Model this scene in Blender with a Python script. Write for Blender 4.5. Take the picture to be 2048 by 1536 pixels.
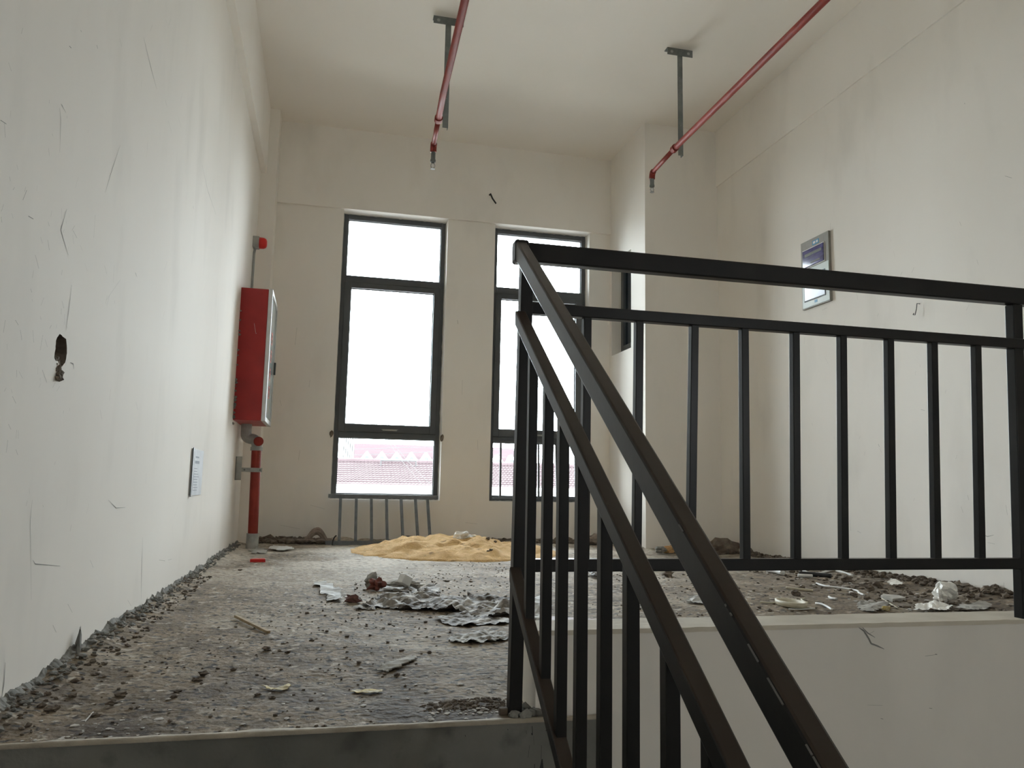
import bpy, bmesh, math, random
from mathutils import Vector, Matrix, noise
S = bpy.context.scene
COL = S.collection
for o_ in list(bpy.data.objects): bpy.data.objects.remove(o_)
rnd = random.Random(7)

# ------------------------------------------------------------------ camera
EYE = 0.51                     # lens height above the landing floor
F, YAW, PITCH, ROLL = 1568.67, 0.2313, 0.1300, 0.0196
cy, sy = math.cos(YAW), math.sin(YAW)
FW = Vector((sy*math.cos(PITCH), cy*math.cos(PITCH), math.sin(PITCH)))
RT0 = Vector((cy, -sy, 0)); UP0 = RT0.cross(FW)
RT = RT0*math.cos(ROLL) + UP0*math.sin(ROLL)
UPV = UP0*math.cos(ROLL) - RT0*math.sin(ROLL)
cam = bpy.data.cameras.new('camera'); camo = bpy.data.objects.new('camera', cam); COL.objects.link(camo)
camo.matrix_world = Matrix(((RT.x, UPV.x, -FW.x, 0), (RT.y, UPV.y, -FW.y, 0), (RT.z, UPV.z, -FW.z, EYE), (0, 0, 0, 1)))
cam.sensor_width = 36; cam.lens = F/2048*36; cam.clip_start = .02; cam.clip_end = 900
S.camera = camo
# ------------------------------------------------------------------ sky, exposure
SKY = 23.5
w = bpy.data.worlds.new('overcast_sky'); S.world = w; w.use_nodes = True
nt = w.node_tree; nt.nodes.clear()
out = nt.nodes.new('ShaderNodeOutputWorld'); bg = nt.nodes.new('ShaderNodeBackground')
tc = nt.nodes.new('ShaderNodeTexCoord'); nz = nt.nodes.new('ShaderNodeTexNoise'); nz.inputs['Scale'].default_value = 2.2
nz.inputs['Detail'].default_value = 5
rmp = nt.nodes.new('ShaderNodeValToRGB')
rmp.color_ramp.elements[0].position = .35; rmp.color_ramp.elements[0].color = (.86, .95, 1.0, 1)
rmp.color_ramp.elements[1].position = .65; rmp.color_ramp.elements[1].color = (.98, .99, 1.0, 1)
nt.links.new(tc.outputs['Generated'], nz.inputs['Vector']); nt.links.new(nz.outputs['Fac'], rmp.inputs['Fac'])
nt.links.new(rmp.outputs['Color'], bg.inputs['Color']); bg.inputs['Strength'].default_value = SKY
nt.links.new(bg.outputs[0], out.inputs[0])
S.view_settings.view_transform = 'Standard'; S.view_settings.look = 'None'
S.view_settings.gamma = 1; S.view_settings.use_curve_mapping = False
S.view_settings.exposure = 0.0
S.cycles.max_bounces = 14; S.cycles.diffuse_bounces = 10; S.cycles.glossy_bounces = 4; S.cycles.transparent_max_bounces = 12
S.cycles.use_denoising = True
S.cycles.sample_clamp_indirect = 8
def portal(loc, rot, sx, sz):   # sampling portals standing in the windows and the added rear opening (they emit nothing themselves)
    l = bpy.data.lights.new('opening_portal', 'AREA'); l.shape = 'RECTANGLE'; l.size = sx; l.size_y = sz
    l.cycles.is_portal = True
    o = bpy.data.objects.new('opening_portal', l); COL.objects.link(o); o.location = loc; o.rotation_euler = rot
portal((.54, 7.38, 1.68), (math.radians(-90), 0, 0), .96, 2.64)
portal((1.95, 7.38, 1.68), (math.radians(-90), 0, 0), .96, 2.64)
RX0, RX1, RZ0, RZ1, RY = 2.60, 3.14, .9, 1.4, -2.6           # unseen opening added behind the camera, sized for fill light
portal(((RX0+RX1)/2, RY-.22, (RZ0+RZ1)/2), (math.radians(90), 0, 0), RX1-RX0, RZ1-RZ0)

# ------------------------------------------------------------------ helpers
def px(u, v, X=None, Y=None, Z=None):
    """the point seen at pixel u, v of the photograph on a plane of the room (Z above the landing floor)"""
    d = FW + RT*((u-1024)/F) - UPV*((v-768)/F)
    if X is not None: t = X/d.x
    elif Y is not None: t = Y/d.y
    else: t = (Z-EYE)/d.z
    p = d*t; return Vector((p.x, p.y, p.z+EYE))
def fl(u, v, z=0.0): return px(u, v, Z=z)
def srgb(r, g, b):
    f = lambda c: (c/255/12.92) if c/255 <= .04045 else ((c/255+.055)/1.055)**2.4
    return (f(r), f(g), f(b), 1)
def mat(name, c1, c2=None, scale=6, rough=.6, metal=0, bump=0, bscale=None, detail=6, lo=.35, hi=.65, spec=.5, c3=None, s3=2.0, lo3=.5, hi3=.62, stretch=(1,1,1), alpha=1, trans=0):
    m = bpy.data.materials.new(name); m.use_nodes = True; t = m.node_tree; b = t.nodes['Principled BSDF']
    b.inputs['Base Color'].default_value = (*c1[:3], 1); b.inputs['Roughness'].default_value = rough
    b.inputs['Metallic'].default_value = metal; b.inputs['Specular IOR Level'].default_value = spec
    if trans: b.inputs['Transmission Weight'].default_value = trans
    if alpha < 1: b.inputs['Alpha'].default_value = alpha
    tc = t.nodes.new('ShaderNodeTexCoord'); mp = t.nodes.new('ShaderNodeMapping'); mp.inputs['Scale'].default_value = stretch
    t.links.new(tc.outputs['Object'], mp.inputs['Vector'])
    if c2 is not None:
        n = t.nodes.new('ShaderNodeTexNoise'); n.inputs['Scale'].default_value = scale; n.inputs['Detail'].default_value = detail
        r = t.nodes.new('ShaderNodeValToRGB'); r.color_ramp.elements[0].position = lo; r.color_ramp.elements[1].position = hi
        r.color_ramp.elements[0].color = (*c1[:3], 1); r.color_ramp.elements[1].color = (*c2[:3], 1)
        t.links.new(mp.outputs[0], n.inputs['Vector']); t.links.new(n.outputs['Fac'], r.inputs['Fac']); last = r.outputs['Color']
        if c3 is not None:
            n3 = t.nodes.new('ShaderNodeTexNoise'); n3.inputs['Scale'].default_value = s3; n3.inputs['Detail'].default_value = 8
            r3 = t.nodes.new('ShaderNodeMapRange'); r3.inputs['From Min'].default_value = lo3; r3.inputs['From Max'].default_value = hi3
            mx = t.nodes.new('ShaderNodeMix'); mx.data_type = 'RGBA'
            t.links.new(mp.outputs[0], n3.inputs['Vector']); t.links.new(n3.outputs['Fac'], r3.inputs['Value'])
            t.links.new(r3.outputs[0], mx.inputs['Factor']); t.links.new(last, mx.inputs['A']); mx.inputs['B'].default_value = (*c3[:3], 1)
            last = mx.outputs['Result']
        t.links.new(last, b.inputs['Base Color'])
    if bump:
        n2 = t.nodes.new('ShaderNodeTexNoise'); n2.inputs['Scale'].default_value = bscale or scale*3; n2.inputs['Detail'].default_value = 8
        bp = t.nodes.new('ShaderNodeBump'); bp.inputs['Strength'].default_value = bump; bp.inputs['Distance'].default_value = .01
        t.links.new(mp.outputs[0], n2.inputs['Vector']); t.links.new(n2.outputs['Fac'], bp.inputs['Height']); t.links.new(bp.outputs[0], b.inputs['Normal'])
    return m
def link(name, me, m, parent=None, **props):
    o = bpy.data.objects.new(name, me); COL.objects.link(o)
    for mm in (m if isinstance(m, (list, tuple)) else [m]): me.materials.append(mm)
    if parent is not None: o.parent = parent
    for k, v in props.items(): o[k] = v
    return o
def obj(name, bm, m, parent=None, smooth=False, bevel=0, **props):
    if bevel: bmesh.ops.bevel(bm, geom=list(bm.edges), offset=bevel, segments=2, affect='EDGES', profile=.5, clamp_overlap=True)
    bmesh.ops.recalc_face_normals(bm, faces=bm.faces)
    me = bpy.data.meshes.new(name); bm.to_mesh(me); bm.free()
    if smooth:
        for p in me.polygons: p.use_smooth = True
    return link(name, me, m, parent, **props)
def struct(name, bm, m, parent=None, **k):
    o = obj(name, bm, m, parent, **k)
    if parent is None: o['kind'] = 'structure'
    return o
def thing(name, label, cat, loc=(0, 0, 0), group=None):
    o = bpy.data.objects.new(name, None); COL.objects.link(o); o.location = loc; o.empty_display_size = .1
    o['label'] = label; o['category'] = cat
    if group: o['group'] = group
    return o
def tag(o, label, cat, group=None):
    o['label'] = label; o['category'] = cat
    if group: o['group'] = group
    return o
NB = bmesh.new
def bx(bm, x0, x1, y0, y1, z0, z1):
    vs = [bm.verts.new(p) for p in ((x0,y0,z0),(x1,y0,z0),(x1,y1,z0),(x0,y1,z0),(x0,y0,z1),(x1,y0,z1),(x1,y1,z1),(x0,y1,z1))]
    for f in ((0,3,2,1),(4,5,6,7),(0,1,5,4),(1,2,6,5),(2,3,7,6),(3,0,4,7)): bm.faces.new([vs[i] for i in f])
    return bm
def box(x0, x1, y0, y1, z0, z1): return bx(NB(), x0, x1, y0, y1, z0, z1)
def beam(bm, p0, p1, side, w_, h_, cap=True):
    """bar from p0 to p1; w_ across 'side', h_ across the other direction"""
    p0, p1 = Vector(p0), Vector(p1); d = (p1-p0).normalized(); s = Vector(side); s = (s-d*s.dot(d)).normalized(); n = d.cross(s)
    r = [[bm.verts.new(p+s*a*w_/2+n*b*h_/2) for a, b in ((-1,-1),(1,-1),(1,1),(-1,1))] for p in (p0, p1)]
    for i in range(4): bm.faces.new((r[0][i], r[0][(i+1)%4], r[1][(i+1)%4], r[1][i]))
    bm.faces.new(r[0][::-1]); bm.faces.new(r[1]); return bm
def tube(bm, pts, rad, n=12, caps=True):
    pts = [Vector(p) for p in pts]; rings = []
    prev = None
    for i, p in enumerate(pts):
        d = (pts[min(i+1, len(pts)-1)]-pts[max(i-1, 0)]).normalized()
        if prev is None:
            a = Vector((0, 0, 1)) if abs(d.z) < .9 else Vector((1, 0, 0)); s = d.cross(a).normalized()
        else: s = (prev-d*prev.dot(d)).normalized()
        prev = s; t = d.cross(s); r_ = rad[i] if isinstance(rad, (list, tuple)) else rad
        rings.append([bm.verts.new(p+(s*math.cos(2*math.pi*k/n)+t*math.sin(2*math.pi*k/n))*r_) for k in range(n)])
    for a, b in zip(rings, rings[1:]):
        for k in range(n): bm.faces.new((a[k], a[(k+1)%n], b[(k+1)%n], b[k]))
    if caps: bm.faces.new(rings[0][::-1]); bm.faces.new(rings[-1])
    return bm
def bez(p0, p1, p2, n=8):
    p0, p1, p2 = Vector(p0), Vector(p1), Vector(p2)
    return [p0*(1-t)**2+p1*2*t*(1-t)+p2*t*t for t in [i/n for i in range(n+1)]]
def chunk(bm, c, r, seed, sub=1, flat=.7, rough_=.35):
    q = bmesh.ops.create_icosphere(bm, subdivisions=sub, radius=1)
    R_ = Matrix.Rotation(seed*1.7, 3, 'Z') @ Matrix.Rotation(seed*.9, 3, 'X')
    rx, ry, rz = (r if isinstance(r, (tuple, list)) else (r, r, r*flat))
    for v in q['verts']:
        k = 1+rough_*noise.noise(v.co*1.6+Vector((seed*3.1, seed*1.3, 0)))*1.8
        p = (R_ @ v.co)*k
        v.co = Vector((p.x*rx, p.y*ry, p.z*rz))+Vector(c)

# ------------------------------------------------------------------ materials
M = {}
M['plaster'] = mat('plaster_wall', (.835,.80,.745), (.855,.822,.77), 2.2, .75, bump=.10, bscale=9, spec=.25, c3=(.74,.71,.66), s3=3.0, lo3=.54, hi3=.85, stretch=(1,1,.4))
M['ceil'] = mat('plaster_ceiling', (.84,.80,.74), (.86,.82,.765), 1.2, .8, bump=.05, bscale=6, spec=.2)
M['scratch'] = mat('scratch_grey', (.27,.265,.25), rough=.9)
M['floor'] = None
M['concrete'] = mat('bare_concrete', (.15,.15,.135), (.22,.215,.195), 5, .85, bump=.3, bscale=30, c3=(.10,.10,.09), s3=16, lo3=.54, hi3=.8)
M['curbtop'] = mat('mortar_ledge', (.58,.53,.44), (.68,.63,.54), 7, .85, bump=.25, bscale=30)
M['nosing'] = mat('dried_plaster_edge', (.33,.29,.23), (.44,.40,.33), 14, .9, bump=.4, bscale=60)
M['black'] = mat('black_paint', (.008,.008,.008), (.013,.012,.011), 8, .34, bump=.02, bscale=60, spec=.24)
def dust_on_top(m, col):     # real dust settled on every face that looks up
    t = m.node_tree; b = t.nodes['Principled BSDF']; g = t.nodes.new('ShaderNodeNewGeometry'); sp = t.nodes.new('ShaderNodeSeparateXYZ')
    mr = t.nodes.new('ShaderNodeMapRange'); mr.inputs[1].default_value = .25; mr.inputs[2].default_value = .75
    mx = t.nodes.new('ShaderNodeMix'); mx.data_type = 'RGBA'; src = b.inputs['Base Color'].links[0].from_socket
    t.links.new(g.outputs['True Normal'], sp.inputs[0]); t.links.new(sp.outputs['Z'], mr.inputs[0]); t.links.new(mr.outputs[0], mx.inputs['Factor'])
    t.links.new(src, mx.inputs['A']); mx.inputs['B'].default_value = (*col, 1); t.links.new(mx.outputs['Result'], b.inputs['Base Color'])
dust_on_top(M['black'], (.038, .028, .021))
M['dusty'] = mat('dust_scuff', (.13,.13,.125), rough=.8)
M['frame'] = mat('charcoal_aluminium', (.060,.066,.070), (.075,.080,.084), 5, .45, spec=.5)
M['greyrail'] = mat('grey_steel', (.12,.135,.15), (.17,.185,.20), 20, .5)
M['red'] = mat('red_enamel', (.36,.02,.018), (.29,.016,.015), 6, .4, spec=.4)
M['pipered'] = mat('red_pipe_paint', (.27,.036,.024), (.21,.026,.018), 10, .5, spec=.25, c3=(.36,.22,.18), s3=30, lo3=.70, hi3=.74, stretch=(1,1,1))
M['galv'] = mat('galvanised_steel', (.30,.31,.30), (.42,.43,.41), 14, .6, metal=.1, bump=.1, bscale=40)
M['rod'] = mat('primed_steel', (.13,.145,.14), (.19,.20,.19), 18, .6, c3=(.4,.4,.38), s3=40, lo3=.68, hi3=.72)
M['alu'] = mat('satin_aluminium', (.55,.56,.56), (.62,.63,.63), 12, .35, metal=.7)
M['cabglass'] = mat('pale_cabinet_glass', (.50,.60,.63), (.60,.70,.72), 3, .12, spec=.8)
M['sheetblue'] = mat('pale_blue_glossy_door', (.58,.64,.78), (.50,.56,.72), 8, .2)
M['steelplate'] = mat('brushed_steel_plate', (.22,.21,.185), (.28,.27,.24), 30, .5, metal=.0, stretch=(1,8,1))
M['tealfilm'] = mat('pale_film', (.44,.50,.47), (.52,.58,.55), 6, .35)
M['violet'] = mat('smoked_violet_cover', (.05,.045,.14), (.11,.10,.26), 14, .1, stretch=(1,1,4), spec=.7)
M['bluelabel'] = mat('blue_label', (.03,.22,.42), rough=.4)
M['white'] = mat('white_plastic', (.78,.78,.76), (.7,.7,.68), 10, .45)
M['paper'] = mat('grey_notice_paper', (.42,.44,.48), (.50,.52,.56), 12, .6)
M['ink'] = mat('printed_ink', (.16,.18,.22), rough=.7)
M['bright_red'] = mat('bright_red_plastic', (.62,.02,.015), rough=.3)
M['sand'] = mat('building_sand', (.62,.385,.145), (.78,.53,.25), 11, .95, bump=.9, bscale=70, c3=(.32,.19,.08), s3=14, lo3=.60, hi3=.74)
M['rubble'] = mat('rubble_dark', (.105,.080,.060), (.19,.155,.12), 22, .95)
M['rubbleg'] = mat('rubble_grey', (.17,.17,.155), (.27,.265,.245), 22, .95, bump=.3, bscale=60)
M['rubblew'] = mat('plaster_crumbs', (.50,.48,.45), (.62,.60,.57), 22, .9)
M['brick'] = mat('broken_brick', (.42,.22,.09), (.55,.36,.17), 20, .9)
M['tile'] = mat('red_roof_tile', (.034,.0185,.0205), (.044,.027,.029), 2.5, .8)
M['roofpink'] = mat('far_red_roof', (.034,.0175,.0205), rough=.9)
M['facade'] = mat('far_white_facade', (.62,.62,.62), rough=.9)
M['facade2'] = mat('pale_grey_tower', (.038,.0375,.037), (.046,.045,.044), .6, .9)
M['blueglass'] = mat('round_window_blue', (.028,.040,.047), rough=.5)
M['ground'] = mat('street_ground', (.52,.50,.46), rough=.9)
M['wire'] = mat('black_cable', (.03,.03,.03), rough=.7)
M['film'] = mat('thin_plastic_film', (.42,.41,.38), (.22,.205,.18), 14, .65, spec=.2, lo=.4, hi=.7)
M['film_grey'] = mat('dusty_plastic_sheet', (.085,.074,.062), (.25,.225,.19), 9, .65, spec=.2, c3=(.46,.44,.40), s3=13, lo3=.55, hi3=.62)
M['film_w'] = mat('white_plastic_bag', (.88,.87,.83), (.80,.79,.74), 12, .4)
M['cloth'] = mat('brown_rope_cloth', (.20,.16,.13), (.30,.25,.21), 25, .95)
M['redlump'] = mat('rusty_red_wrapper', (.20,.05,.035), (.12,.04,.03), 30, .7)
M['wood'] = mat('raw_wood_stick', (.28,.20,.11), (.40,.31,.19), 20, .8)
M['yellow'] = mat('dirty_yellow_strip', (.55,.42,.10), (.45,.38,.22), 30, .7)
M['strap'] = mat('brown_strap', (.12,.045,.035), (.16,.07,.055), 20, .6)
M['cream'] = mat('cream_plastic', (.52,.48,.36), (.60,.56,.44), 20, .5)
M['lump'] = mat('plaster_blob', (.30,.29,.26), (.5,.48,.44), 18, .9)
def glass_mat(name, tint, fac=.06):
    m = bpy.data.materials.new(name); m.use_nodes = True; t = m.node_tree; t.nodes.clear()
    o = t.nodes.new('ShaderNodeOutputMaterial'); a = t.nodes.new('ShaderNodeBsdfTransparent'); a.inputs[0].default_value = (*tint, 1)
    g = t.nodes.new('ShaderNodeBsdfGlossy'); g.inputs['Roughness'].default_value = .02
    fr = t.nodes.new('ShaderNodeFresnel'); fr.inputs[0].default_value = 1.45; mx = t.nodes.new('ShaderNodeMixShader')
    t.links.new(fr.outputs[0], mx.inputs[0]); t.links.new(a.outputs[0], mx.inputs[1]); t.links.new(g.outputs[0], mx.inputs[2]); t.links.new(mx.outputs[0], o.inputs[0])
    return m
M['glass'] = glass_mat('window_glass', (.93, .96, .97))
M['darkglass'] = mat('dark_side_glass', (.012,.022,.035), rough=.15, spec=.35)
def floor_mat():
    m = bpy.data.materials.new('dirty_concrete_floor'); m.use_nodes = True; t = m.node_tree; b = t.nodes['Principled BSDF']
    N = lambda k: t.nodes.new(k); L = t.links.new
    tc = N('ShaderNodeTexCoord'); sep = N('ShaderNodeSeparateXYZ'); L(tc.outputs['Object'], sep.inputs[0])
    def nz(sc, det=8, ds=0):
        n = N('ShaderNodeTexNoise'); n.inputs['Scale'].default_value = sc; n.inputs['Detail'].default_value = det; n.inputs['Distortion'].default_value = ds
        L(tc.outputs['Object'], n.inputs['Vector']); return n.outputs['Fac']
    def rng(s, a, b_, c=0, d=1):
        r = N('ShaderNodeMapRange'); r.inputs[1].default_value = a; r.inputs[2].default_value = b_; r.inputs[3].default_value = c; r.inputs[4].default_value = d
        L(s, r.inputs[0]); return r.outputs[0]
    def mix(f, A, B):
        x = N('ShaderNodeMix'); x.data_type = 'RGBA'; L(f, x.inputs['Factor'])
        for i, q in (('A', A), ('B', B)):
            if isinstance(q, tuple): x.inputs[i].default_value = (*q, 1)
            else: L(q, x.inputs[i])
        return x.outputs['Result']
    def math_(op, a, b_):
        x = N('ShaderNodeMath'); x.operation = op
        for i, q in ((0, a), (1, b_)):
            if isinstance(q, (int, float)): x.inputs[i].default_value = q
            else: L(q, x.inputs[i])
        return x.outputs[0]
    c = mix(rng(nz(7), .4, .62), (.158,.121,.080), (.265,.208,.142))
    c = mix(rng(nz(2.2), .5, .66), c, (.34,.288,.215))
    c = mix(rng(nz(38, 5), .54, .62), c, (.046,.039,.031))
    c = mix(rng(nz(24, 6, .6), .59, .66), c, (.46,.41,.34))
    # darker, damp dirt patches near the stair head and along the left wall
    near = math_('MULTIPLY', rng(sep.outputs['Y'], 2.5, 1.8), rng(nz(3.1), .44, .58))
    c = mix(math_('MULTIPLY', near, .7), c, (.060,.045,.038))
    # white plaster dust spread below the windows
    dust = math_('MULTIPLY', rng(sep.outputs['Y'], 3.9, 5.4), rng(nz(1.5), .36, .56))
    dust = math_('MULTIPLY', dust, rng(nz(26, 5), .70, .48))
    c = mix(math_('MULTIPLY', dust, .8), c, (.66,.60,.51))
    rt = math_('MULTIPLY', rng(sep.outputs['X'], 1.9, 2.7), rng(nz(5), .35, .6))
    c = mix(math_('MULTIPLY', rt, .6), c, (.10,.08,.065))
    L(c, b.inputs['Base Color']); b.inputs['Roughness'].default_value = .8; b.inputs['Specular IOR Level'].default_value = .3
    bp = N('ShaderNodeBump'); bp.inputs['Strength'].default_value = .7; bp.inputs['Distance'].default_value = .012
    L(nz(48, 8), bp.inputs['Height']); L(bp.outputs[0], b.inputs['Normal'])
    return m
M['floor'] = floor_mat()

# ------------------------------------------------------------------ room numbers (metres)
XL, XLB, XP, XC, XR = -.663, -.613, -.530, 2.638, 3.338
YP, YB, YC = 6.842, 7.068, 6.218
ZC, ZLB, ZBB, ZRB = 3.76, 3.167, 2.998, 3.236
D, DN = 1.787, 1.748            # railing plane, stair nosing
CT, CW = .181, .150             # curb height and thickness
YR = RY                         # rear wall
ZL = -1.62                      # half landing below

# ------------------------------------------------------------------ structure
# left wall with a knocked-out hole
bm = box(XL-.24, XL, YR-.2, YP, ZL-.2, ZC); wl = struct('wall_left', bm, M['plaster'])
hc = px(123, 700, X=XL)
cut = NB(); chunk(cut, (XL, hc.y-.004, hc.z), (.07, .046, .040), 3, 3, rough_=.2)
cme = bpy.data.meshes.new('cut'); cut.to_mesh(cme); cut.free(); co = bpy.data.objects.new('cut', cme); COL.objects.link(co); cme.materials.append(M['rubble'])
md = wl.modifiers.new('b', 'BOOLEAN'); md.object = co; md.operation = 'DIFFERENCE'; md.solver = 'EXACT'; md.material_mode = 'TRANSFER'
dg = bpy.context.evaluated_depsgraph_get(); nm = bpy.data.meshes.new_from_object(wl.evaluated_get(dg)); wl.modifiers.clear(); wl.data = nm
bpy.data.objects.remove(co)
bm = NB()
for i in range(30):
    q_ = rnd.random(); chunk(bm, (XL-.010+.014*q_, hc.y+rnd.uniform(-.036,.022)*(1-.5*q_), hc.z-.022-.055*q_), (.006, rnd.uniform(.006,.014), rnd.uniform(.006,.012)), i+2, 1, rough_=.6)
obj('exposed_rubble', bm, M['rubble'], wl, kind='stuff')
struct('trim_1', box(XL-.1, XLB, YR, YP, ZLB, ZC), M['plaster'])                 # shallow beam along the left wall
struct('trim_2', box(XL-.24, XP, YP, YB+.3, -.2, ZC), M['plaster'])              # pier in the back corner
# back wall with two window openings
O1, O2, OZ0, OZ1 = (.060, 1.022), (1.478, 2.425), .372, ZBB
bm = NB(); ya, yb_ = YB+.028, YB+.30
bx(bm, XP-.1, XC+.0, ya, yb_, -.2, OZ0); bx(bm, XP-.1, O1[0], ya, yb_, OZ0, OZ1); bx(bm, O1[1], O2[0], ya, yb_, OZ0, OZ1); bx(bm, O2[1], XC, ya, yb_, OZ0, OZ1)
bx(bm, XP-.1, XC, YB, yb_, ZBB, ZC)
wb = struct('wall_back', bm, M['plaster'])
# column return with the small side window
S0, S1, SZ0, SZ1 = 6.543, 7.041, 1.775, 2.693
bm = NB(); a, b = XC, XC+.2
bx(bm, a, b, YC, S0, -.2, ZC); bx(bm, a, b, S1, yb_, -.2, ZC); bx(bm, a, b, S0, S1, -.2, SZ0); bx(bm, a, b, S0, S1, SZ1, ZC)
bx(bm, b, XR, YC, YC+.2, -.2, ZC)
struct('wall_alcove', bm, M['plaster'])
bm = NB(); bx(bm, XR, XR+.24, YR-.2, YC+.2, ZL-.2, ZRB); bx(bm, XR-.012, XR+.24, YR-.2, YC+.2, ZRB, ZC)
wr = struct('wall_right', bm, M['plaster'])
struct('ceiling', box(XL-.24, XR+.24, YR-.2, YB+.3, ZC, ZC+.2), M['ceil'])
# wall behind the camera, with an unseen opening added to let in fill daylight
bm = NB(); bx(bm, XL, RX0, YR-.2, YR, ZL-.2, ZC); bx(bm, RX1, XR, YR-.2, YR, ZL-.2, ZC); bx(bm, RX0, RX1, YR-.2, YR, ZL-.2, RZ0); bx(bm, RX0, RX1, YR-.2, YR, RZ1, ZC)
struct('wall_rear', bm, M['plaster'])
struct('floor_lower', box(XL, XR, YR, D-.02, ZL-.2, ZL), M['concrete'])
# stair flight going down towards the camera
bm = NB(); n = 9; rise = -ZL/(n+1)
for i in range(n):
    bx(bm, XL, .66, DN-.27*(i+1), DN-.27*i, ZL, -rise*(i+1))
struct('stair_flight', bm, M['concrete'])
# landing slab: bare concrete edge at the stair head, plastered face beside it
struct('landing_edge', bx(box(XL, .648, DN, DN+.016, ZL, -.0008), XL, .648, DN+.016, D+.25, ZL, -.03), M['concrete'])
bm = NB(); bx(bm, .49, XR, D, D+CW, -.012, CT); bx(bm, .648, XR, D, D+CW, ZL, -.012)
crb = struct('wall_stairwell', bm, M['plaster'])
def strip(name, x0, x1, y0, y1, z, hgt, m, seed, parent=None, kind=None, n=90, wob=.012, thick=.004):
    bm = NB(); R_ = []
    for i in range(n+1):
        x = x0+(x1-x0)*i/n; k = noise.noise(Vector((x*6, seed, 0)))*wob+noise.noise(Vector((x*22, seed, 4)))*wob*.5
        r = [(x, y0+.0015*noise.noise(Vector((x*30, seed, 9))), z-thick), (x, y0, z+hgt*.6+.002*noise.noise(Vector((x*20, seed, 2)))), (x, y0+(y1-y0)*.5, z+hgt), (x, y1+k, z+hgt*.5), (x, y1+k*1.3, z-thick)]
        R_.append([bm.verts.new(p) for p in r])
    for a, b in zip(R_, R_[1:]):
        for j in range(4): bm.faces.new((a[j], b[j], b[j+1], a[j+1]))
    return obj(name, bm, m, parent, smooth=True, **({'kind': kind} if kind else {}))
bm = NB(); prev = None
for i in range(201):
    x = .489+(XR-.489)*i/200; k = noise.noise(Vector((x*6, 3, 0)))*.012+noise.noise(Vector((x*22, 3, 4)))*.006; q = .0012*noise.noise(Vector((x*25, 1, 1)))
    cur = [bm.verts.new(p) for p in ((x, D-.0015, CT-.008+q), (x, D-.0015, CT+.003+q), (x, D+CW-.02+k, CT+.004), (x, D+CW+.004+k, CT-.012))]
    if prev:
        for a in range(3): bm.faces.new((prev[a], cur[a], cur[a+1], prev[a+1]))
    prev = cur
cr2 = obj('mortar_cap', bm, M['curbtop'], crb)
strip('mortar_lip', XL, .648, DN-.003, DN+.022, 0, .003, M['nosing'], 8, bpy.data.objects['landing_edge'], n=160)

# landing floor: relief modelled, finer near the camera
def fh(x, y):
    h = noise.noise(Vector((x*2.1, y*2.1, 0)))*.008+noise.noise(Vector((x*9, y*9, 3)))*.005+abs(noise.noise(Vector((x*30, y*30, 5))))*.005
    e = max(0, 1-(x-XL)/.16); h += e*e*(.016+.03*abs(noise.noise(Vector((y*5, 2, 1)))))          # crust creeping up the left wall
    e = max(0, 1-(XR-x)/.35) if y > D+CW else 0; h += e*e*(.02+.05*abs(noise.noise(Vector((y*4, 7, 1)))))
    yb = YB if x < XC else YC
    e = max(0, 1-(yb-y)/.35); h += e*e*(.02+.05*abs(noise.noise(Vector((x*3.3, 1, 8)))))
    k = max(0, min(1, (y-DN-.02)/.08)); return h*k
ys = [DN+.006]
while ys[-1] < YB+.02: ys.append(ys[-1]+.0075+.0068*(ys[-1]-DN))
bm = NB(); rows = []; nx = 210
for y in ys:
    r = []
    for i in range(nx+1):
        t = i/nx; x = XL-.01+(XR-XL+.02)*(t**1.35)
        r.append(bm.verts.new((x, y, fh(x, y))))
    rows.append(r)
for a, b in zip(rows, rows[1:]):
    for i in range(nx):
        if a[i].co.y < D+CW-.03 and a[i].co.x > .50: continue
        if a[i].co.y > YC+.06 and a[i].co.x > XC+.06: continue
        bm.faces.new((a[i], a[i+1], b[i+1], b[i]))
bmesh.ops.delete(bm, geom=[v for v in bm.verts if not v.link_faces], context='VERTS')
fo = obj('floor', bm, M['floor'], smooth=True, kind='structure')
struct('floor_slab', box(XL, XR, D+CW-.02, YB+.2, -.2, -.035), M['concrete'])

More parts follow.
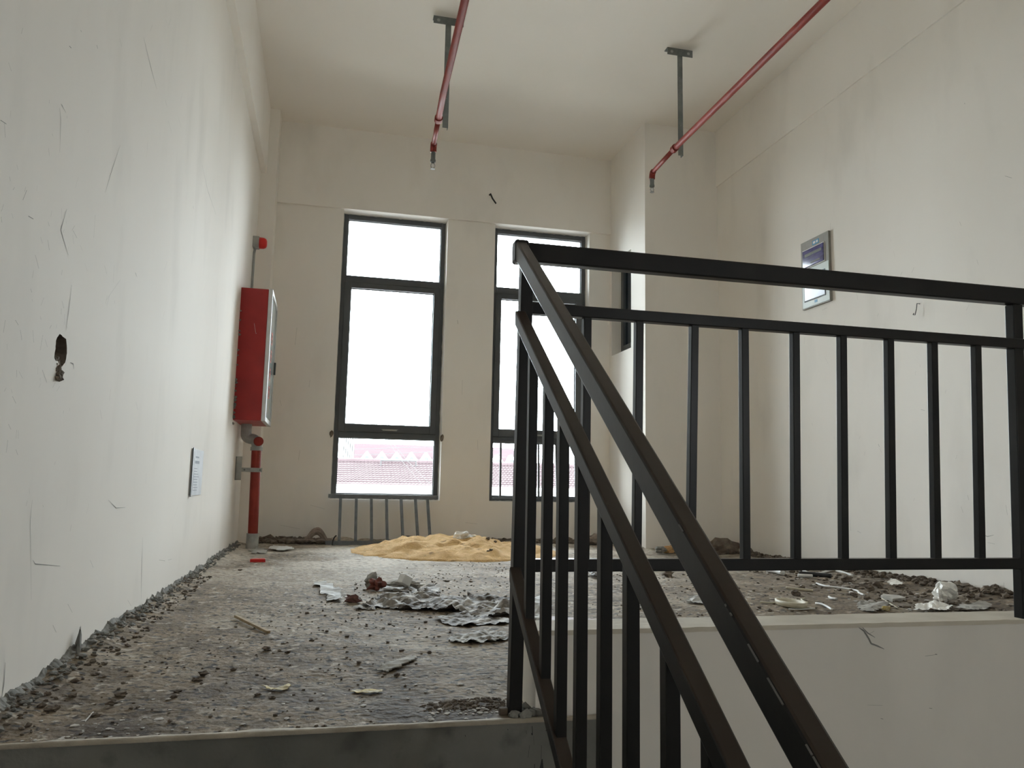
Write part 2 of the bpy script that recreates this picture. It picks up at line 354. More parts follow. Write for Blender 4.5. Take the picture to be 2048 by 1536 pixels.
# marks on the walls: scratches, gouges, hairlines (one thin relief mesh per wall)
def marks(lst, wall, fixed, parent, m=None, nrm=1):
    bm = NB()
    for pts, wd in lst:
        P3 = [px(u, v, **fixed) for u, v in pts]
        ax = Vector((nrm, 0, 0)) if 'X' in fixed else Vector((0, nrm, 0))
        for i, (a, b) in enumerate(zip(P3, P3[1:])):
            d = (b-a); 
            if d.length < 1e-5: continue
            s = d.normalized().cross(ax)*wd*1.25
            w0 = .3 if i == 0 else 1; w1 = .3 if i == len(P3)-2 else 1
            q = [a-s*w0+ax*.0007, a+s*w0+ax*.0007, b+s*w1+ax*.0007, b-s*w1+ax*.0007]
            bm.faces.new([bm.verts.new(p) for p in q])
    return obj('scratch_marks', bm, m or M['scratch'], parent, kind='stuff')
LM = [([(133,418),(121,460),(136,510)],.0012),([(119,215),(121,240),(119,305)],.0008),([(122,208),(131,225)],.0014),([(190,430),(187,476)],.0009),
 ([(287,75),(300,130),(313,178)],.0013),([(240,290),(222,345),(210,385)],.0009),([(53,380),(45,400)],.0016),([(56,432),(66,438)],.0022),([(8,245),(10,275)],.0013),([(0,240),(12,248)],.0018),
 ([(95,480),(98,500)],.0014),([(70,510),(77,537)],.0013),([(143,570),(137,620),(132,660)],.0011),([(145,470),(147,488)],.0008),([(228,530),(226,565)],.0008),
 ([(40,660),(43,680)],.0013),([(65,660),(67,685)],.001),([(85,670),(80,700)],.001),([(270,545),(273,553)],.0025),([(404,330),(415,380),(432,430)],.0008),([(465,600),(475,625)],.0012),
 ([(193,90),(195,97)],.0025),([(138,92),(142,96)],.0025),([(161,60),(162,64)],.0022),([(386,412),(387,418)],.0022),([(285,1075),(283,1140),(282,1200)],.0013),([(345,1050),(346,1080)],.0008),
 ([(105,1250),(112,1265)],.0013),([(142,1050),(140,1062)],.0013),([(10,1325),(7,1370),(2,1400)],.0018),([(135,1208),(144,1225)],.001),([(318,1120),(330,1122)],.0012),([(336,1120),(343,1118)],.001),
 ([(62,1200),(60,1040),(64,1000)],.0007),([(65,1120),(70,1128),(120,1132)],.0009),([(216,1000),(232,1016),(250,1015)],.0008),([(240,560),(212,600)],.0006),([(500,640),(490,700)],.0005),
 ([(128,650),(129,628)],.001),([(140,725),(146,728),(147,738)],.0015),([(84,740),(93,765)],.0014),([(30,640),(36,650)],.0012),([(15,880),(12,905)],.0012),([(200,820),(203,838)],.001),([(330,200),(334,214)],.001),([(375,300),(376,318)],.0008),([(10,640),(6,665)],.0012),([(255,1200),(262,1212)],.001),([(180,1120),(186,1135)],.001)]
rr = random.Random(21)
for k in range(60):
    u, v = rr.uniform(5, 430), rr.uniform(30, 1050); l = rr.uniform(4, 22); a = rr.uniform(-.35, .35)
    LM.append(([(u, v), (u+l*a, v+l)], rr.uniform(.0004, .0010)))
for k in range(40):
    u, v = rr.uniform(0, 150), rr.uniform(180, 900); l = rr.uniform(5, 16); a = rr.uniform(-.6, .6)
    LM.append(([(u, v), (u+l*a, v+l)], rr.uniform(.0005, .0012)))
marks([q for q in LM], None, {'X': XL+.0}, wl)
RM = [([(1955,1065),(1975,1073),(1988,1070)],.0012),([(1975,1085),(1990,1088)],.0012),([(1700,1040),(1702,1062)],.0012),([(1715,1062),(1722,1066)],.0016),([(1757,888),(1759,894)],.0022),([(1842,819),(1850,821)],.0016),
 ([(1661,446),(1661,462)],.0012),([(1935,990),(1938,1000)],.0014),([(2012,1010),(2015,1030)],.0012),([(2008,1165),(2008,1190)],.0014),([(2008,1178),(2014,1178)],.0022),([(1682,108),(1683,111)],.0025),([(1929,206),(1930,208)],.0025),([(2010,352),(2024,356)],.0016),
 ([(1712,580),(1716,600)],.0008),([(1655,615),(1645,620)],.001),([(1690,640),(1686,660)],.0006),([(1780,700),(1782,730)],.0005)]
for k in range(46):
    u, v = rr.uniform(1480, 2040), rr.uniform(420, 1100); l = rr.uniform(3, 14); a = rr.uniform(-.5, .5)
    RM.append(([(u, v), (u+l*a, v+l)], rr.uniform(.0005, .0012)))
marks(RM, None, {'X': XR-.0}, wr, nrm=-1)
BMk = [([(594,655),(590,690)],.0014),([(1006,130),(1008,133)],.003),([(915,640),(916,648)],.003),([(600,900),(597,920)],.0016),([(620,760),(618,775)],.0014),([(560,800),(563,812)],.0014),([(925,760),(924,790)],.0012),([(955,880),(956,900)],.0014),([(620,1010),(650,1018)],.0012),([(560,1050),(600,1058)],.0014),([(930,1045),(955,1048)],.0014),([(880,620),(882,640)],.0014)]
marks(BMk, None, {'Y': YB+.0275}, wb, nrm=-1)
CRK = [([(1717,1255),(1728,1262),(1738,1278),(1742,1287),(1755,1292),(1768,1298)],.0016),([(1722,1252),(1735,1266),(1750,1275)],.0014),([(1738,1268),(1748,1262)],.0008),([(1850,1312),(1873,1309)],.001),([(1870,1308),(1874,1309)],.0022),([(1735,1410),(1765,1411)],.0006),([(1761,1437),(1766,1438)],.0014),([(1858,1416),(1864,1417)],.0014)]
marks(CRK, None, {'Y': D-.0}, crb, nrm=-1)
DRP = [([(1064,1452),(1065,1470)],.002),([(1067,1472),(1068,1490)],.0006),([(1059,1490),(1056,1515)],.0008),([(1083,1490),(1082,1518)],.001),([(1084,1518),(1083,1536),(1085,1560)],.0035),([(1069,1528),(1068,1560)],.0018),([(1094,1455),(1092,1462)],.003),([(1100,1478),(1099,1488)],.0015),([(1052,1460),(1053,1468)],.0008),([(1063,1466),(1064,1470)],.003),([(1015,1458),(1016,1460)],.002),([(930,1470),(931,1473)],.0016)]
marks(DRP, None, {'Y': DN-.0}, bpy.data.objects['landing_edge'], M['wire'], nrm=-1)

# ------------------------------------------------------------------ windows
def rect_ring(bm, x0, x1, z0, z1, t, y0, y1, tb=None, tt=None):
    tb = t if tb is None else tb; tt = t if tt is None else tt
    bx(bm, x0, x0+t, y0, y1, z0, z1); bx(bm, x1-t, x1, y0, y1, z0, z1); bx(bm, x0+t, x1-t, y0, y1, z0, z0+tb); bx(bm, x0+t, x1-t, y0, y1, z1-tt, z1)
def window(name, x0, x1):
    r = bpy.data.objects.new(name, None); COL.objects.link(r); r.location = (x0, 7.24, OZ0); r['kind'] = 'structure'
    def loc(bm): bmesh.ops.translate(bm, verts=bm.verts, vec=-Vector(r.location)); return bm
    W = x1-x0; f0, f1 = 7.205, 7.275
    bm = NB(); rect_ring(bm, x0, x1, OZ0, OZ1, .047, f0, f1, .048, .052); bx(bm, x0+.047, x1-.047, f0, f1, .918, .972); bx(bm, x0+.047, x1-.047, f0, f1, 2.345, 2.412)
    obj('window_frame', loc(bm), M['frame'], r, bevel=.002)
    bm = NB(); rect_ring(bm, x0+.040, x1-.040, .972, 2.347, .058, f0-.012, f1-.01, .070, .050)
    sa = obj('sash', loc(bm), M['frame'], r, bevel=.003)
    cx = x0+W*.52
    bm = NB(); bx(bm, cx-.075, cx+.075, f0-.017, f0-.010, 1.000, 1.004); bx(bm, cx-.065, cx+.065, f0-.019, f0-.010, .990, 1.000)
    h = obj('sash_handle', loc(bm), M['galv'], sa)
    for z0, z1, e in ((.420, .918, .047), (1.042, 2.297, .098), (2.412, 2.946, .047)):
        bm = box(x0+e, x1-e, 7.238, 7.244, z0, z1); obj('pane', loc(bm), M['glass'], r)
    bm = NB()
    for z0, z1, e in ((.420, .918, .047), (1.042, 2.297, .098), (2.412, 2.946, .047)):
        rect_ring(bm, x0+e, x1-e, z0, z1, .006, 7.225, 7.238)
    obj('glazing_bead', loc(bm), M['galv' if 0 else 'frame'], r)
    # ragged sealant line where frame meets plaster
    bm = NB(); s = 0
    for (a, b, c, d_) in ((x0, OZ0, x0, OZ1), (x1, OZ0, x1, OZ1), (x0, OZ1, x1, OZ1), (x0, OZ0, x1, OZ0)):
        k = 46; pts = []
        for i in range(k+1):
            t = i/k; q = noise.noise(Vector((t*17, s*3.3+x0, 1)))
            pts.append((a+(c-a)*t, f0+.002, b+(d_-b)*t)); 
        rad = [.005+.007*max(0, noise.noise(Vector((i*.9, s*5+x0, 2)))+.2) for i in range(k+1)]
        tube(bm, pts, rad, 6); s += 1
    obj('sealant', loc(bm), M['rubblew'], r, smooth=True, kind='stuff')
    return r
window('window_1', *O1); window('window_2', *O2)
for u, v in ((663, 868), (884, 876)):
    p = px(u, v, Y=YB+.01)
    bm = NB(); chunk(bm, (0, 0, 0), (.016, .012, .032), u, 2); o = obj('fixing_clip', bm, M['rubble'], wb); o.location = p-Vector(wb.location)
# side window in the column return
r = bpy.data.objects.new('window_3', None); COL.objects.link(r); r['kind'] = 'structure'; r.location = (XC+.1, S0, SZ0)
def l3(bm): bmesh.ops.translate(bm, verts=bm.verts, vec=-Vector(r.location)); return bm
def ring_y(bm, y0, y1, z0, z1, t, x0, x1):
    bx(bm, x0, x1, y0, y0+t, z0, z1); bx(bm, x0, x1, y1-t, y1, z0, z1); bx(bm, x0, x1, y0+t, y1-t, z0, z0+t); bx(bm, x0, x1, y0+t, y1-t, z1-t, z1)
bm = NB(); ring_y(bm, S0, S1, SZ0, SZ1, .05, XC+.097, XC+.165); obj('window_frame', l3(bm), M['frame'], r, bevel=.002)
bm = NB(); ring_y(bm, S0+.045, S1-.045, SZ0+.045, SZ1-.045, .045, XC+.085, XC+.14); obj('sash', l3(bm), M['frame'], r, bevel=.002)
bm = box(XC+.11, XC+.118, S0+.08, S1-.08, SZ0+.08, SZ1-.08); obj('pane', l3(bm), M['darkglass'], r)

# ------------------------------------------------------------------ black stair railing
RZ = dict(r1=1.100, r2=1.052, r3=.952, r4=.924, r5=.344, r6=.315)
XE = XR-.001
rail = thing('stair_railing', 'black painted steel stair railing with square balusters, landing run and sloping flight', 'railing', (.444, D+.015, 0))
RL = Vector(rail.location)
def rp(name, bm, bev=.002, m='black', **k):
    bmesh.ops.translate(bm, verts=bm.verts, vec=-RL); return obj(name, bm, M[m], rail, bevel=bev, **k)
bm = NB(); p0, p1 = px(1028, 1432, Y=D+.014), px(1052, 560, Y=D+.014)
dirv = (p1-p0)/(p1.z-p0.z)
rp('post', beam(NB(), p0-dirv*(p0.z+.004), p0+dirv*(RZ['r2']-p0.z+.01), (1,0,0), .030, .030))
q0, q1 = px(2035.5, 1164, Y=D+.02), px(2020, 660, Y=D+.02); dv = (q1-q0)/(q1.z-q0.z)
rp('post', beam(NB(), q0+dv*(CT-q0.z)+Vector((.015,0,0)), q0+dv*(RZ['r2']-q0.z)+Vector((.015,0,0)), (1,0,0), .032, .030))
rp('top_rail', box(.4255, XE, D, D+.032, RZ['r2'], RZ['r1']), .004)
rp('middle_rail', box(.455, XE, D+.002, D+.028, RZ['r4'], RZ['r3']))
rp('bottom_rail', box(.455, XE, D+.002, D+.028, RZ['r6'], RZ['r5']))
BL = [(1163,650,1158,1100),(1266.7,660,1262.5,1050),(1376.5,660,1371.5,990),(1476,659,1479,1115),(1577.7,668,1579.9,1115),(1671.7,674,1675,1115),(1765.8,681,1770.7,1115),(1853,687,1860,1115),(1940,692,1948,1115)]
for a, b, c, d_ in BL:
    t, s = px(a, b, Y=D+.025), px(c, d_, Y=D+.025); v = (t-s)/(t.z-s.z)
    A = s+v*(RZ['r5']-.004-s.z); B = s+v*(RZ['r4']+.004-s.z)
    off = Vector((.010, -.010, 0))
    rp('baluster', beam(NB(), A+off, B+off, (1,0,0), .020, .020), .0015)
for k in range(1, 12):                                        # the same run goes on to the right wall
    x = 1.884+.117*k
    rp('baluster', beam(NB(), (x, D+.015, RZ['r5']-.004), (x, D+.015, RZ['r4']+.004), (1,0,0), .020, .020), .0015)
# sloping flight, in the plane x = .444, going down towards and past the camera
hx = .437
yend = -.55
def lz(y, z1, s): return z1+s*(y-D)
TOP = lambda y: EYE+.590+.7047*(y-D)          # top of the handrail
MID = lambda y: EYE+.420+.704*(y-D)
LOW = lambda y: EYE-.183+.725*(y-D)
def slope_bar(fn, tv, w_, y0, y1, name, bev=.003):
    bm = NB(); a = []
    for y in (y0, y1):
        z = fn(y); a.append([bm.verts.new(p) for p in ((hx-w_/2, y, z-tv), (hx+w_/2, y, z-tv), (hx+w_/2, y, z), (hx-w_/2, y, z))])
    for i in range(4): bm.faces.new((a[0][i], a[0][(i+1)%4], a[1][(i+1)%4], a[1][i]))
    bm.faces.new(a[0][::-1]); bm.faces.new(a[1]); return rp(name, bm, bev)
slope_bar(TOP, .050, .027, yend, D+.012, 'handrail', .004)
slope_bar(MID, .036, .027, yend, D-.004, 'middle_rail')
slope_bar(LOW, .034, .027, yend, D+.002, 'stringer_rail')
for yb2 in [1.677,1.549,1.443,1.33,1.212,1.102,.971,.860,.745,.63,.515,.40,.285,.17,.055,-.06,-.175,-.29,-.405]:
    yc_ = yb2-.01
    rp('baluster', beam(NB(), (hx+.003, yc_, LOW(yc_)-.012), (hx+.003, yc_, MID(yc_)-.022), (1,0,0), .020, .020), .0015)
zf = -rise*math.floor((DN-yend)/.27)
rp('post', beam(NB(), (hx, yend+.015, -rise*math.ceil((DN-yend-.015)/.27)), (hx, yend+.015, TOP(yend)), (1,0,0), .030, .030))
# rounded elbow cap joining handrail and landing rail
rp('corner_cap', box(.4215, .4565, D-.006, D+.034, RZ['r2']-.004, RZ['r1']+.004), .006)
rp('foot_lug', box(.409, .428, D+.004, D+.022, 0, .016), .002, 'rubble')
# scuffs along the handrail ridge
bm = NB()
for (u0, v0, u1, v1) in ((1496,1265,1516,1300),(1535,1333,1566,1388),(1612,1474,1624,1494),(1626,1497,1643,1527),(1358,1026,1366,1029),(1450,1186,1452,1190),(1460,1202,1463,1206)):
    a, b = px(u0, v0, X=hx-.0139), px(u1, v1, X=hx-.0139)
    a.z = TOP(a.y)-.0035; b.z = TOP(b.y)-.0035
    tube(bm, [a+Vector((-.0002,0,0)), b+Vector((-.0002,0,0))], .0011, 5)
bmesh.ops.translate(bm, verts=bm.verts, vec=-RL); obj('scuff_mark', bm, M['dusty'], rail, kind='stuff')
bm = NB()
for i in range(30):
    a = rnd.uniform(0, 6.28); d_ = rnd.uniform(.015, .075); x, y = .452+d_*abs(math.cos(a))*.9-.02, D+.01+d_*.5*math.sin(a)
    if y < DN+.01: y = DN+.015
    chunk(bm, (x, y, .006), rnd.uniform(.006, .016), i, 1, .8)
tag(obj('mortar_lump', bm, M['rubbleg'], kind='stuff'), 'grey mortar lumps packed around the foot of the corner railing post', 'mortar')

# ------------------------------------------------------------------ loose railing panel below the left window, guard railing at the right window
def panel(name, label, tops, bots, tl, tr, bl, br, yt, yb2, bw, rh, m, cat='railing', rd=.03):
    t0, t1, b0, b1 = px(*tl, Y=yt), px(*tr, Y=yt), px(*bl, Y=yb2), px(*br, Y=yb2)
    zt = (t0.z+t1.z)/2; zb = max(rh/2, (b0.z+b1.z)/2)
    r = thing(name, label, cat, ((b0.x+b1.x)/2, yb2, 0)); L0 = Vector(r.location)
    def add(nm, bm): bmesh.ops.translate(bm, verts=bm.verts, vec=-L0); obj(nm, bm, m, r, bevel=.0015)
    t0.z = t1.z = zt; b0.z = b1.z = zb
    add('rail', beam(NB(), t0, t1, (0,1,0), rd, rh)); add('rail', beam(NB(), b0, b1, (0,1,0), rd, rh))
    for (ut, vt), (ub, vb) in zip(tops, bots):
        a, b = px(ut, vt, Y=yt), px(ub, vb, Y=yb2); a.z = zt-rh*.4; b.z = zb+rh*.4
        add('baluster', beam(NB(), a, b, (0,1,0), bw, bw))
    return r
ut = [681,712.6,742.5,773,802,830.7,854.8]; ub = [678,710.8,743,774.2,806,836,860.5]
panel('loose_railing_panel', 'grey steel railing panel leaning against the wall below the left window', [(u, 999) for u in ut], [(u, 1084) for u in ub], (656.5, 993.5), (876, 993.5), (650, 1089), (884, 1089), 7.045, 6.79, .024, .034, M['greyrail'])
gy = 7.165
panel('window_guard_railing', 'dark guard railing standing in front of the lower pane of the right window', [(u, 884) for u in (1001.5, 1039, 1077, 1112, 1150)], [(u, 998) for u in (1000, 1038.5, 1077, 1114, 1152)], (987, 884), (1172, 890), (984, 999), (1178, 999), gy, gy, .018, .020, M['frame'], rd=.02)

# ------------------------------------------------------------------ fire hose cabinet, riser, alarm
cab = thing('fire_hose_cabinet', 'red wall-mounted fire hose cabinet with pale glass door on the left wall', 'cabinet', (XL, 6.3, .95))
def cl(bm, o): bmesh.ops.translate(bm, verts=bm.verts, vec=-Vector(o.location)); return bm
cy0, cy1, cz0, cz1, cx1 = 5.985, 6.62, .952, 1.935, -.468
bm = NB(); bx(bm, XL-.004, cx1, cy0, cy1, cz0, cz1); obj('body', cl(bm, cab), M['red'], cab, bevel=.004)
bm = NB(); ring_y(bm, cy0-.003, cy1+.003, cz0-.003, cz1+.003, .035, cx1, cx1+.03)
dr = obj('door_frame', cl(bm, cab), M['alu'], cab, bevel=.003)
bm = box(cx1+.004, cx1+.02, cy0+.03, cy1-.03, cz0+.03, cz1-.03); gp = obj('glass_panel', cl(bm, cab), M['cabglass'], dr)
bm = NB(); bx(bm, cx1+.028, cx1+.043, cy1-.05, cy1-.02, 1.37, 1.47); obj('door_handle', cl(bm, cab), M['frame'], dr, bevel=.003)
zz = 1.62
for k in range(4):                                          # red characters on the glass, seen almost edge-on
    bm = NB(); z0 = zz-k*.14; y_ = 6.30
    for a_0, a_1, b_0, b_1 in ((-.05, .05, .028, .038), (-.006, .006, -.048, .045), (-.04, .04, -.052, -.042), (-.05, -.04, -.03, .02), (.04, .05, -.03, .02), (-.04, .04, -.006, .002)):
        bx(bm, cx1+.0205, cx1+.0212, y_+a_0, y_+a_1, z0+b_0, z0+b_1)
    obj('red_character', cl(bm, cab), M['bright_red'], dr, kind='stuff')
bm = NB()
for i in range(34):
    z = rnd.uniform(cz0-.03, cz0+.30) if i < 26 else rnd.uniform(1.3, 1.8)
    chunk(bm, (XL+.004, cy0-.006, z), rnd.uniform(.005, .016), i, 1)
obj('mortar_bead', cl(bm, cab), M['rubbleg'], cab, kind='stuff')
bm = NB(); beam(bm, (cx1-.09, cy0-.0005, 1.79-.12), (cx1-.075, cy0-.0005, 1.60), (1,0,0), .0015, .001); chunk(bm, (cx1-.072, cy0-.001, 1.595), .003, 4)
obj('paint_scratch', cl(bm, cab), M['rubblew'], cab)

rp_ = thing('fire_riser_pipe', 'red fire water pipe with grey elbow below the hose cabinet', 'pipe', (-.545, 6.42, 0))
base = px(504, 1096, Y=6.42); X0 = base.x; topp = px(513, 900, Y=6.42); X1 = topp.x
def rpa(nm, bm, m, **k): bmesh.ops.translate(bm, verts=bm.verts, vec=-Vector(rp_.location)); return obj(nm, bm, M[m], rp_, smooth=False, **k)
zt = topp.z
rpa('pipe', tube(NB(), [(X0, 6.42, .08), (X1, 6.42, zt)], .037, 24), 'pipered')
rpa('base_sleeve', tube(NB(), [(X0-.001, 6.42, 0.0), (X0, 6.42, .115)], .046, 24), 'galv')
bm = NB(); tube(bm, [(X1, 6.42, zt-.005), (X1, 6.42, zt+.022)], .046, 24)
el = bez((X1, 6.42, zt+.01), (X1, 6.42, zt+.085), (X1-.02, 6.40, zt+.085), 6)
el = [(X1, 6.42, zt+.01), (X1, 6.42, zt+.04)]+bez((X1-.002, 6.42, zt+.045), (X1-.004, 6.42, zt+.08), (X1-.035, 6.42, zt+.085), 6)+bez((X1-.04, 6.42, zt+.085), (X1-.085, 6.42, zt+.085), (X1-.085, 6.42, zt+.125), 6)+[(X1-.085, 6.42, cz0+.002)]
tube(bm, el, .040, 20)
rpa('elbow', bm, 'galv')
bm = NB(); tube(bm, [(X1+.012, 6.385, zt+.065), (X1+.018, 6.36, zt+.065)], [.036, .036], 20); rpa('elbow_plug', bm, 'pipered')
cp = px(505, 940, Y=6.42)
bm = NB(); tube(bm, [(cp.x, 6.42, cp.z-.016), (cp.x, 6.42, cp.z+.016)], .041, 24); bx(bm, XL+.02, cp.x+.075, 6.375, 6.383, cp.z-.016, cp.z+.016)
clp = rpa('pipe_clamp', bm, 'galv')
bm = NB(); bx(bm, XL, XL+.045, 6.36, 6.368, cp.z-.08, cp.z+.10); bx(bm, XL, XL+.005, 6.36, 6.41, cp.z-.08, cp.z+.10)
bmesh.ops.translate(bm, verts=bm.verts, vec=-Vector(rp_.location)); obj('angle_bracket', bm, M['galv'], clp)
for x_ in (cp.x-.055, cp.x+.060):
    bm = tube(NB(), [(x_, 6.385, cp.z), (x_, 6.366, cp.z)], .008, 6)
    bmesh.ops.translate(bm, verts=bm.verts, vec=-Vector(rp_.location)); obj('bolt', bm, M['rod'], clp)

st = px(514, 486, Y=6.6); al = thing('alarm_beacon', 'red domed alarm beacon on a grey box high on the left wall', 'alarm', (XL, 6.6, st.z))
def al_(nm, bm, m, **k): bmesh.ops.translate(bm, verts=bm.verts, vec=-Vector(al.location)); return obj(nm, bm, M[m], al, **k)
al_('back_box', box(XL, XL+.050, 6.55, 6.64, st.z-.045, st.z+.045), 'galv', bevel=.003)
bm = NB(); tube(bm, [(XL+.05, 6.595, st.z), (XL+.085, 6.595, st.z), (XL+.102, 6.595, st.z), (XL+.110, 6.595, st.z)], [.048, .046, .038, .024], 20)
al_('red_lens', bm, 'bright_red', smooth=True)
cd = obj('conduit', tube(NB(), [(XL+.020, 6.595, st.z-.044), (XL+.014, 6.59, st.z-.09), (XL+.014, 6.58, cz1-.002)], .010, 10), M['galv'])
tag(cd, 'thin grey conduit rising from the hose cabinet to the alarm beacon', 'conduit')

# ------------------------------------------------------------------ metal data box with printed sheet on the left wall
nb = thing('wall_data_box', 'small recessed metal box with a printed sheet low on the left wall', 'box', (XL, 4.47, .55))
def n_(nm, bm, m, **k): bmesh.ops.translate(bm, verts=bm.verts, vec=-Vector(nb.location)); return obj(nm, bm, M[m], nb, **k)
ny0, ny1, nz0, nz1 = 4.285, 4.655, .432, .672
n_('cover_plate', box(XL-.002, XL+.006, ny0, ny1, nz0, nz1), 'paper', bevel=.001)
bm = NB(); bx(bm, XL+.006, XL+.010, ny0-.004, ny0+.030, nz0-.006, nz1+.004); n_('dark_edge', bm, 'frame')
sh = n_('printed_sheet', box(XL+.006, XL+.008, ny0+.05, ny1-.05, nz0+.012, nz1-.014), 'paper')
bm = NB()
for i in range(9):
    z = nz0+.025+i*.014; w_ = rnd.uniform(.08, .17) if i < 7 else .1
    bx(bm, XL+.0081, XL+.0084, ny0+.065, ny0+.065+w_, z, z+.0035)
bx(bm, XL+.0081, XL+.0084, ny0+.08, ny0+.22, nz0+.165, nz0+.18); bx(bm, XL+.0081, XL+.0084, ny0+.09, ny0+.20, nz0+.195, nz0+.203)
bmesh.ops.translate(bm, verts=bm.verts, vec=-Vector(nb.location)); obj('printed_lines', bm, M['ink'], sh)

# ------------------------------------------------------------------ electrical distribution box on the right wall
eb = thing('distribution_box', 'flush electrical distribution box with steel frame on the right wall', 'electrical box', (XR, 4.78, 2.06))
def e_(nm, bm, m, par=None, **k): bmesh.ops.translate(bm, verts=bm.verts, vec=-Vector(eb.location)); return obj(nm, bm, M[m], par or eb, **k)
ey0, ey1, ez0, ez1 = 4.617, 4.942, 1.818, 2.316; ex = XR-.018
e_('frame', box(ex, XR+.002, ey0, ey1, ez0, ez1), 'steelplate', bevel=.002)
up_ = e_('smoked_cover', box(ex-.010, ex, ey0+.05, ey1-.03, 2.118, 2.245), 'violet', bevel=.003)
bm = NB(); ring_y(bm, ey0+.044, ey1-.024, 2.112, 2.251, .005, ex-.004, ex); e_('cover_rim', bm, 'white')
bm = NB(); bx(bm, ex-.0112, ex-.010, ey0+.09, ey0+.20, 2.135, 2.145); bx(bm, ex-.0112, ex-.010, ey0+.07, ey1-.06, 2.195, 2.215); e_('breaker_row', bm, 'rod', up_)
e_('film_panel', box(ex-.003, ex, ey0+.004, ey1-.01, 1.825, 2.105), 'tealfilm', bevel=.001)
e_('lower_door', box(ex-.007, ex-.003, ey0+.05, ey1-.04, 1.875, 2.05), 'sheetblue', bevel=.001)
bm = NB(); ring_y(bm, ey0+.044, ey1-.034, 1.868, 2.056, .004, ex-.006, ex-.003); e_('door_gap', bm, 'ink')
lb = e_('rating_label', box(ex-.0015, ex, 4.725, 4.80, 2.262, 2.294), 'bluelabel')
bm = NB(); bx(bm, ex-.0022, ex-.0015, 4.735, 4.755, 2.270, 2.287); bx(bm, ex-.0022, ex-.0015, 4.765, 4.79, 2.270, 2.287); e_('label_print', bm, 'white', lb)
bm = NB(); bx(bm, ex-.0042, ex-.003, 4.76, 4.79, 1.842, 1.860); e_('blue_sticker', bm, 'bluelabel')

# ------------------------------------------------------------------ wire stubs
p = px(979, 390, Y=YB); ws = obj('wire_stub', tube(NB(), [p+Vector((0, .004, 0)), p+Vector((.004, -.03, .0)), px(985, 397, Y=YB-.04), px(992, 407, Y=YB-.045)], .0075, 8), M['wire'])
tag(ws, 'short black wire stub poking out of the beam above the windows', 'wire')
p = px(1834, 607, X=XR-.02); q = px(1830, 630, X=XR-.03)
ws = obj('wire_stub', tube(NB(), [(XR, p.y, p.z), p, (p.x-.004, p.y+.002, (p.z+q.z)/2), q, q+Vector((.004, .02, .006)), q+Vector((.012, .022, .016))], .0022, 6), M['wire'])
tag(ws, 'thin hooked dark wire hanging from the right wall', 'wire')

# ------------------------------------------------------------------ sprinkler branch pipes and their ceiling hangers
def hanger(name, label, x, y, zbot, plx0, plx1, lean):
    h = thing(name, label, 'pipe hanger', (x, y, ZC))
    def a_(nm, bm, m, par=None, **k): bmesh.ops.translate(bm, verts=bm.verts, vec=-Vector(h.location)); return obj(nm, bm, M[m], par or h, **k)
    bm = NB(); bx(bm, plx0, plx1, y-.045, y+.01, ZC-.006, ZC+.001); bx(bm, plx0, plx1, y-.045, y-.040, ZC-.055, ZC-.004)
    pl = a_('ceiling_plate', bm, 'rod', bevel=.001)
    bm = NB(); bx(bm, x-.020, x+.020, y-.038, y-.034, zbot, ZC-.02); bx(bm, x+.016, x+.020, y-.034, y+.002, zbot, ZC-.02)
    a_('angle_stem', bm, 'rod', bevel=.001)
    for q in (plx0+.035, plx1-.035): a_('anchor_bolt', tube(NB(), [(q, y-.047, ZC-.03), (q, y-.038, ZC-.03)], .012, 6), 'galv', pl)
    return h
z1 = px(889, 255, Y=5.10).z; z2 = px(1357, 311, Y=5.045).z
hanger('pipe_hanger', 'grey angle-steel pipe hanger on the ceiling crossed by the left red pipe', .694, 5.14, z1, .588, .800, 0)
hanger('pipe_hanger', 'grey angle-steel pipe hanger on the ceiling behind the right red pipe', 2.421, 5.08, z2, 2.318, 2.520, 0)
def sprinkler(name, label, pts, end, tip, coup, r0, r1):
    s = thing(name, label, 'sprinkler pipe', end)
    def a_(nm, bm, m, par=None, **k): bmesh.ops.translate(bm, verts=bm.verts, vec=-Vector(s.location)); return obj(nm, bm, M[m], par or s, **k)
    e = Vector(end); c = Vector(coup); d = (c-e).normalized()
    a_('pipe', tube(NB(), list(pts)+[c], r0, 20), 'pipered', smooth=True)
    a_('reduced_pipe', tube(NB(), [c, e+d*.02], r1, 16), 'pipered', smooth=True)
    a_('coupling', tube(NB(), [c-d*.022, c+d*.022], r0*1.28, 20), 'pipered')
    el = bez(e+d*.03, e, e-Vector((0, 0, .05)), 6)
    a_('elbow', tube(NB(), el, [r1*1.35]*7, 16), 'pipered', smooth=True)
    zt_ = tip[2]; L_ = e.z-.05-zt_
    hd = a_('sprinkler_head', tube(NB(), [(e.x, e.y, e.z-.045), (e.x, e.y, zt_+L_*.58), (e.x, e.y, zt_+L_*.56), (e.x, e.y, zt_+L_*.42), (e.x, e.y, zt_+L_*.40), (e.x, e.y, zt_+L_*.34)], [.016, .016, .019, .019, .012, .010], 16), 'rod')
    bm = NB(); zb = zt_+L_*.02; zt2 = zt_+L_*.36
    for sg in (-1, 1): tube(bm, [(e.x+sg*.004, e.y, zt2), (e.x+sg*.014, e.y, zt2-.012), (e.x+sg*.014, e.y, zb+.018), (e.x+sg*.004, e.y, zb+.004)], .0028, 6)
    a_('yoke', bm, 'galv', hd)
    a_('glass_bulb', tube(NB(), [(e.x, e.y, zt2), (e.x, e.y, zb+.006)], .0045, 8), 'white', hd)
    bm = NB(); tube(bm, [(e.x, e.y, zb+.003), (e.x, e.y, zb)], .017, 12); a_('deflector', bm, 'galv', hd)
    return s
zp1 = 2.91
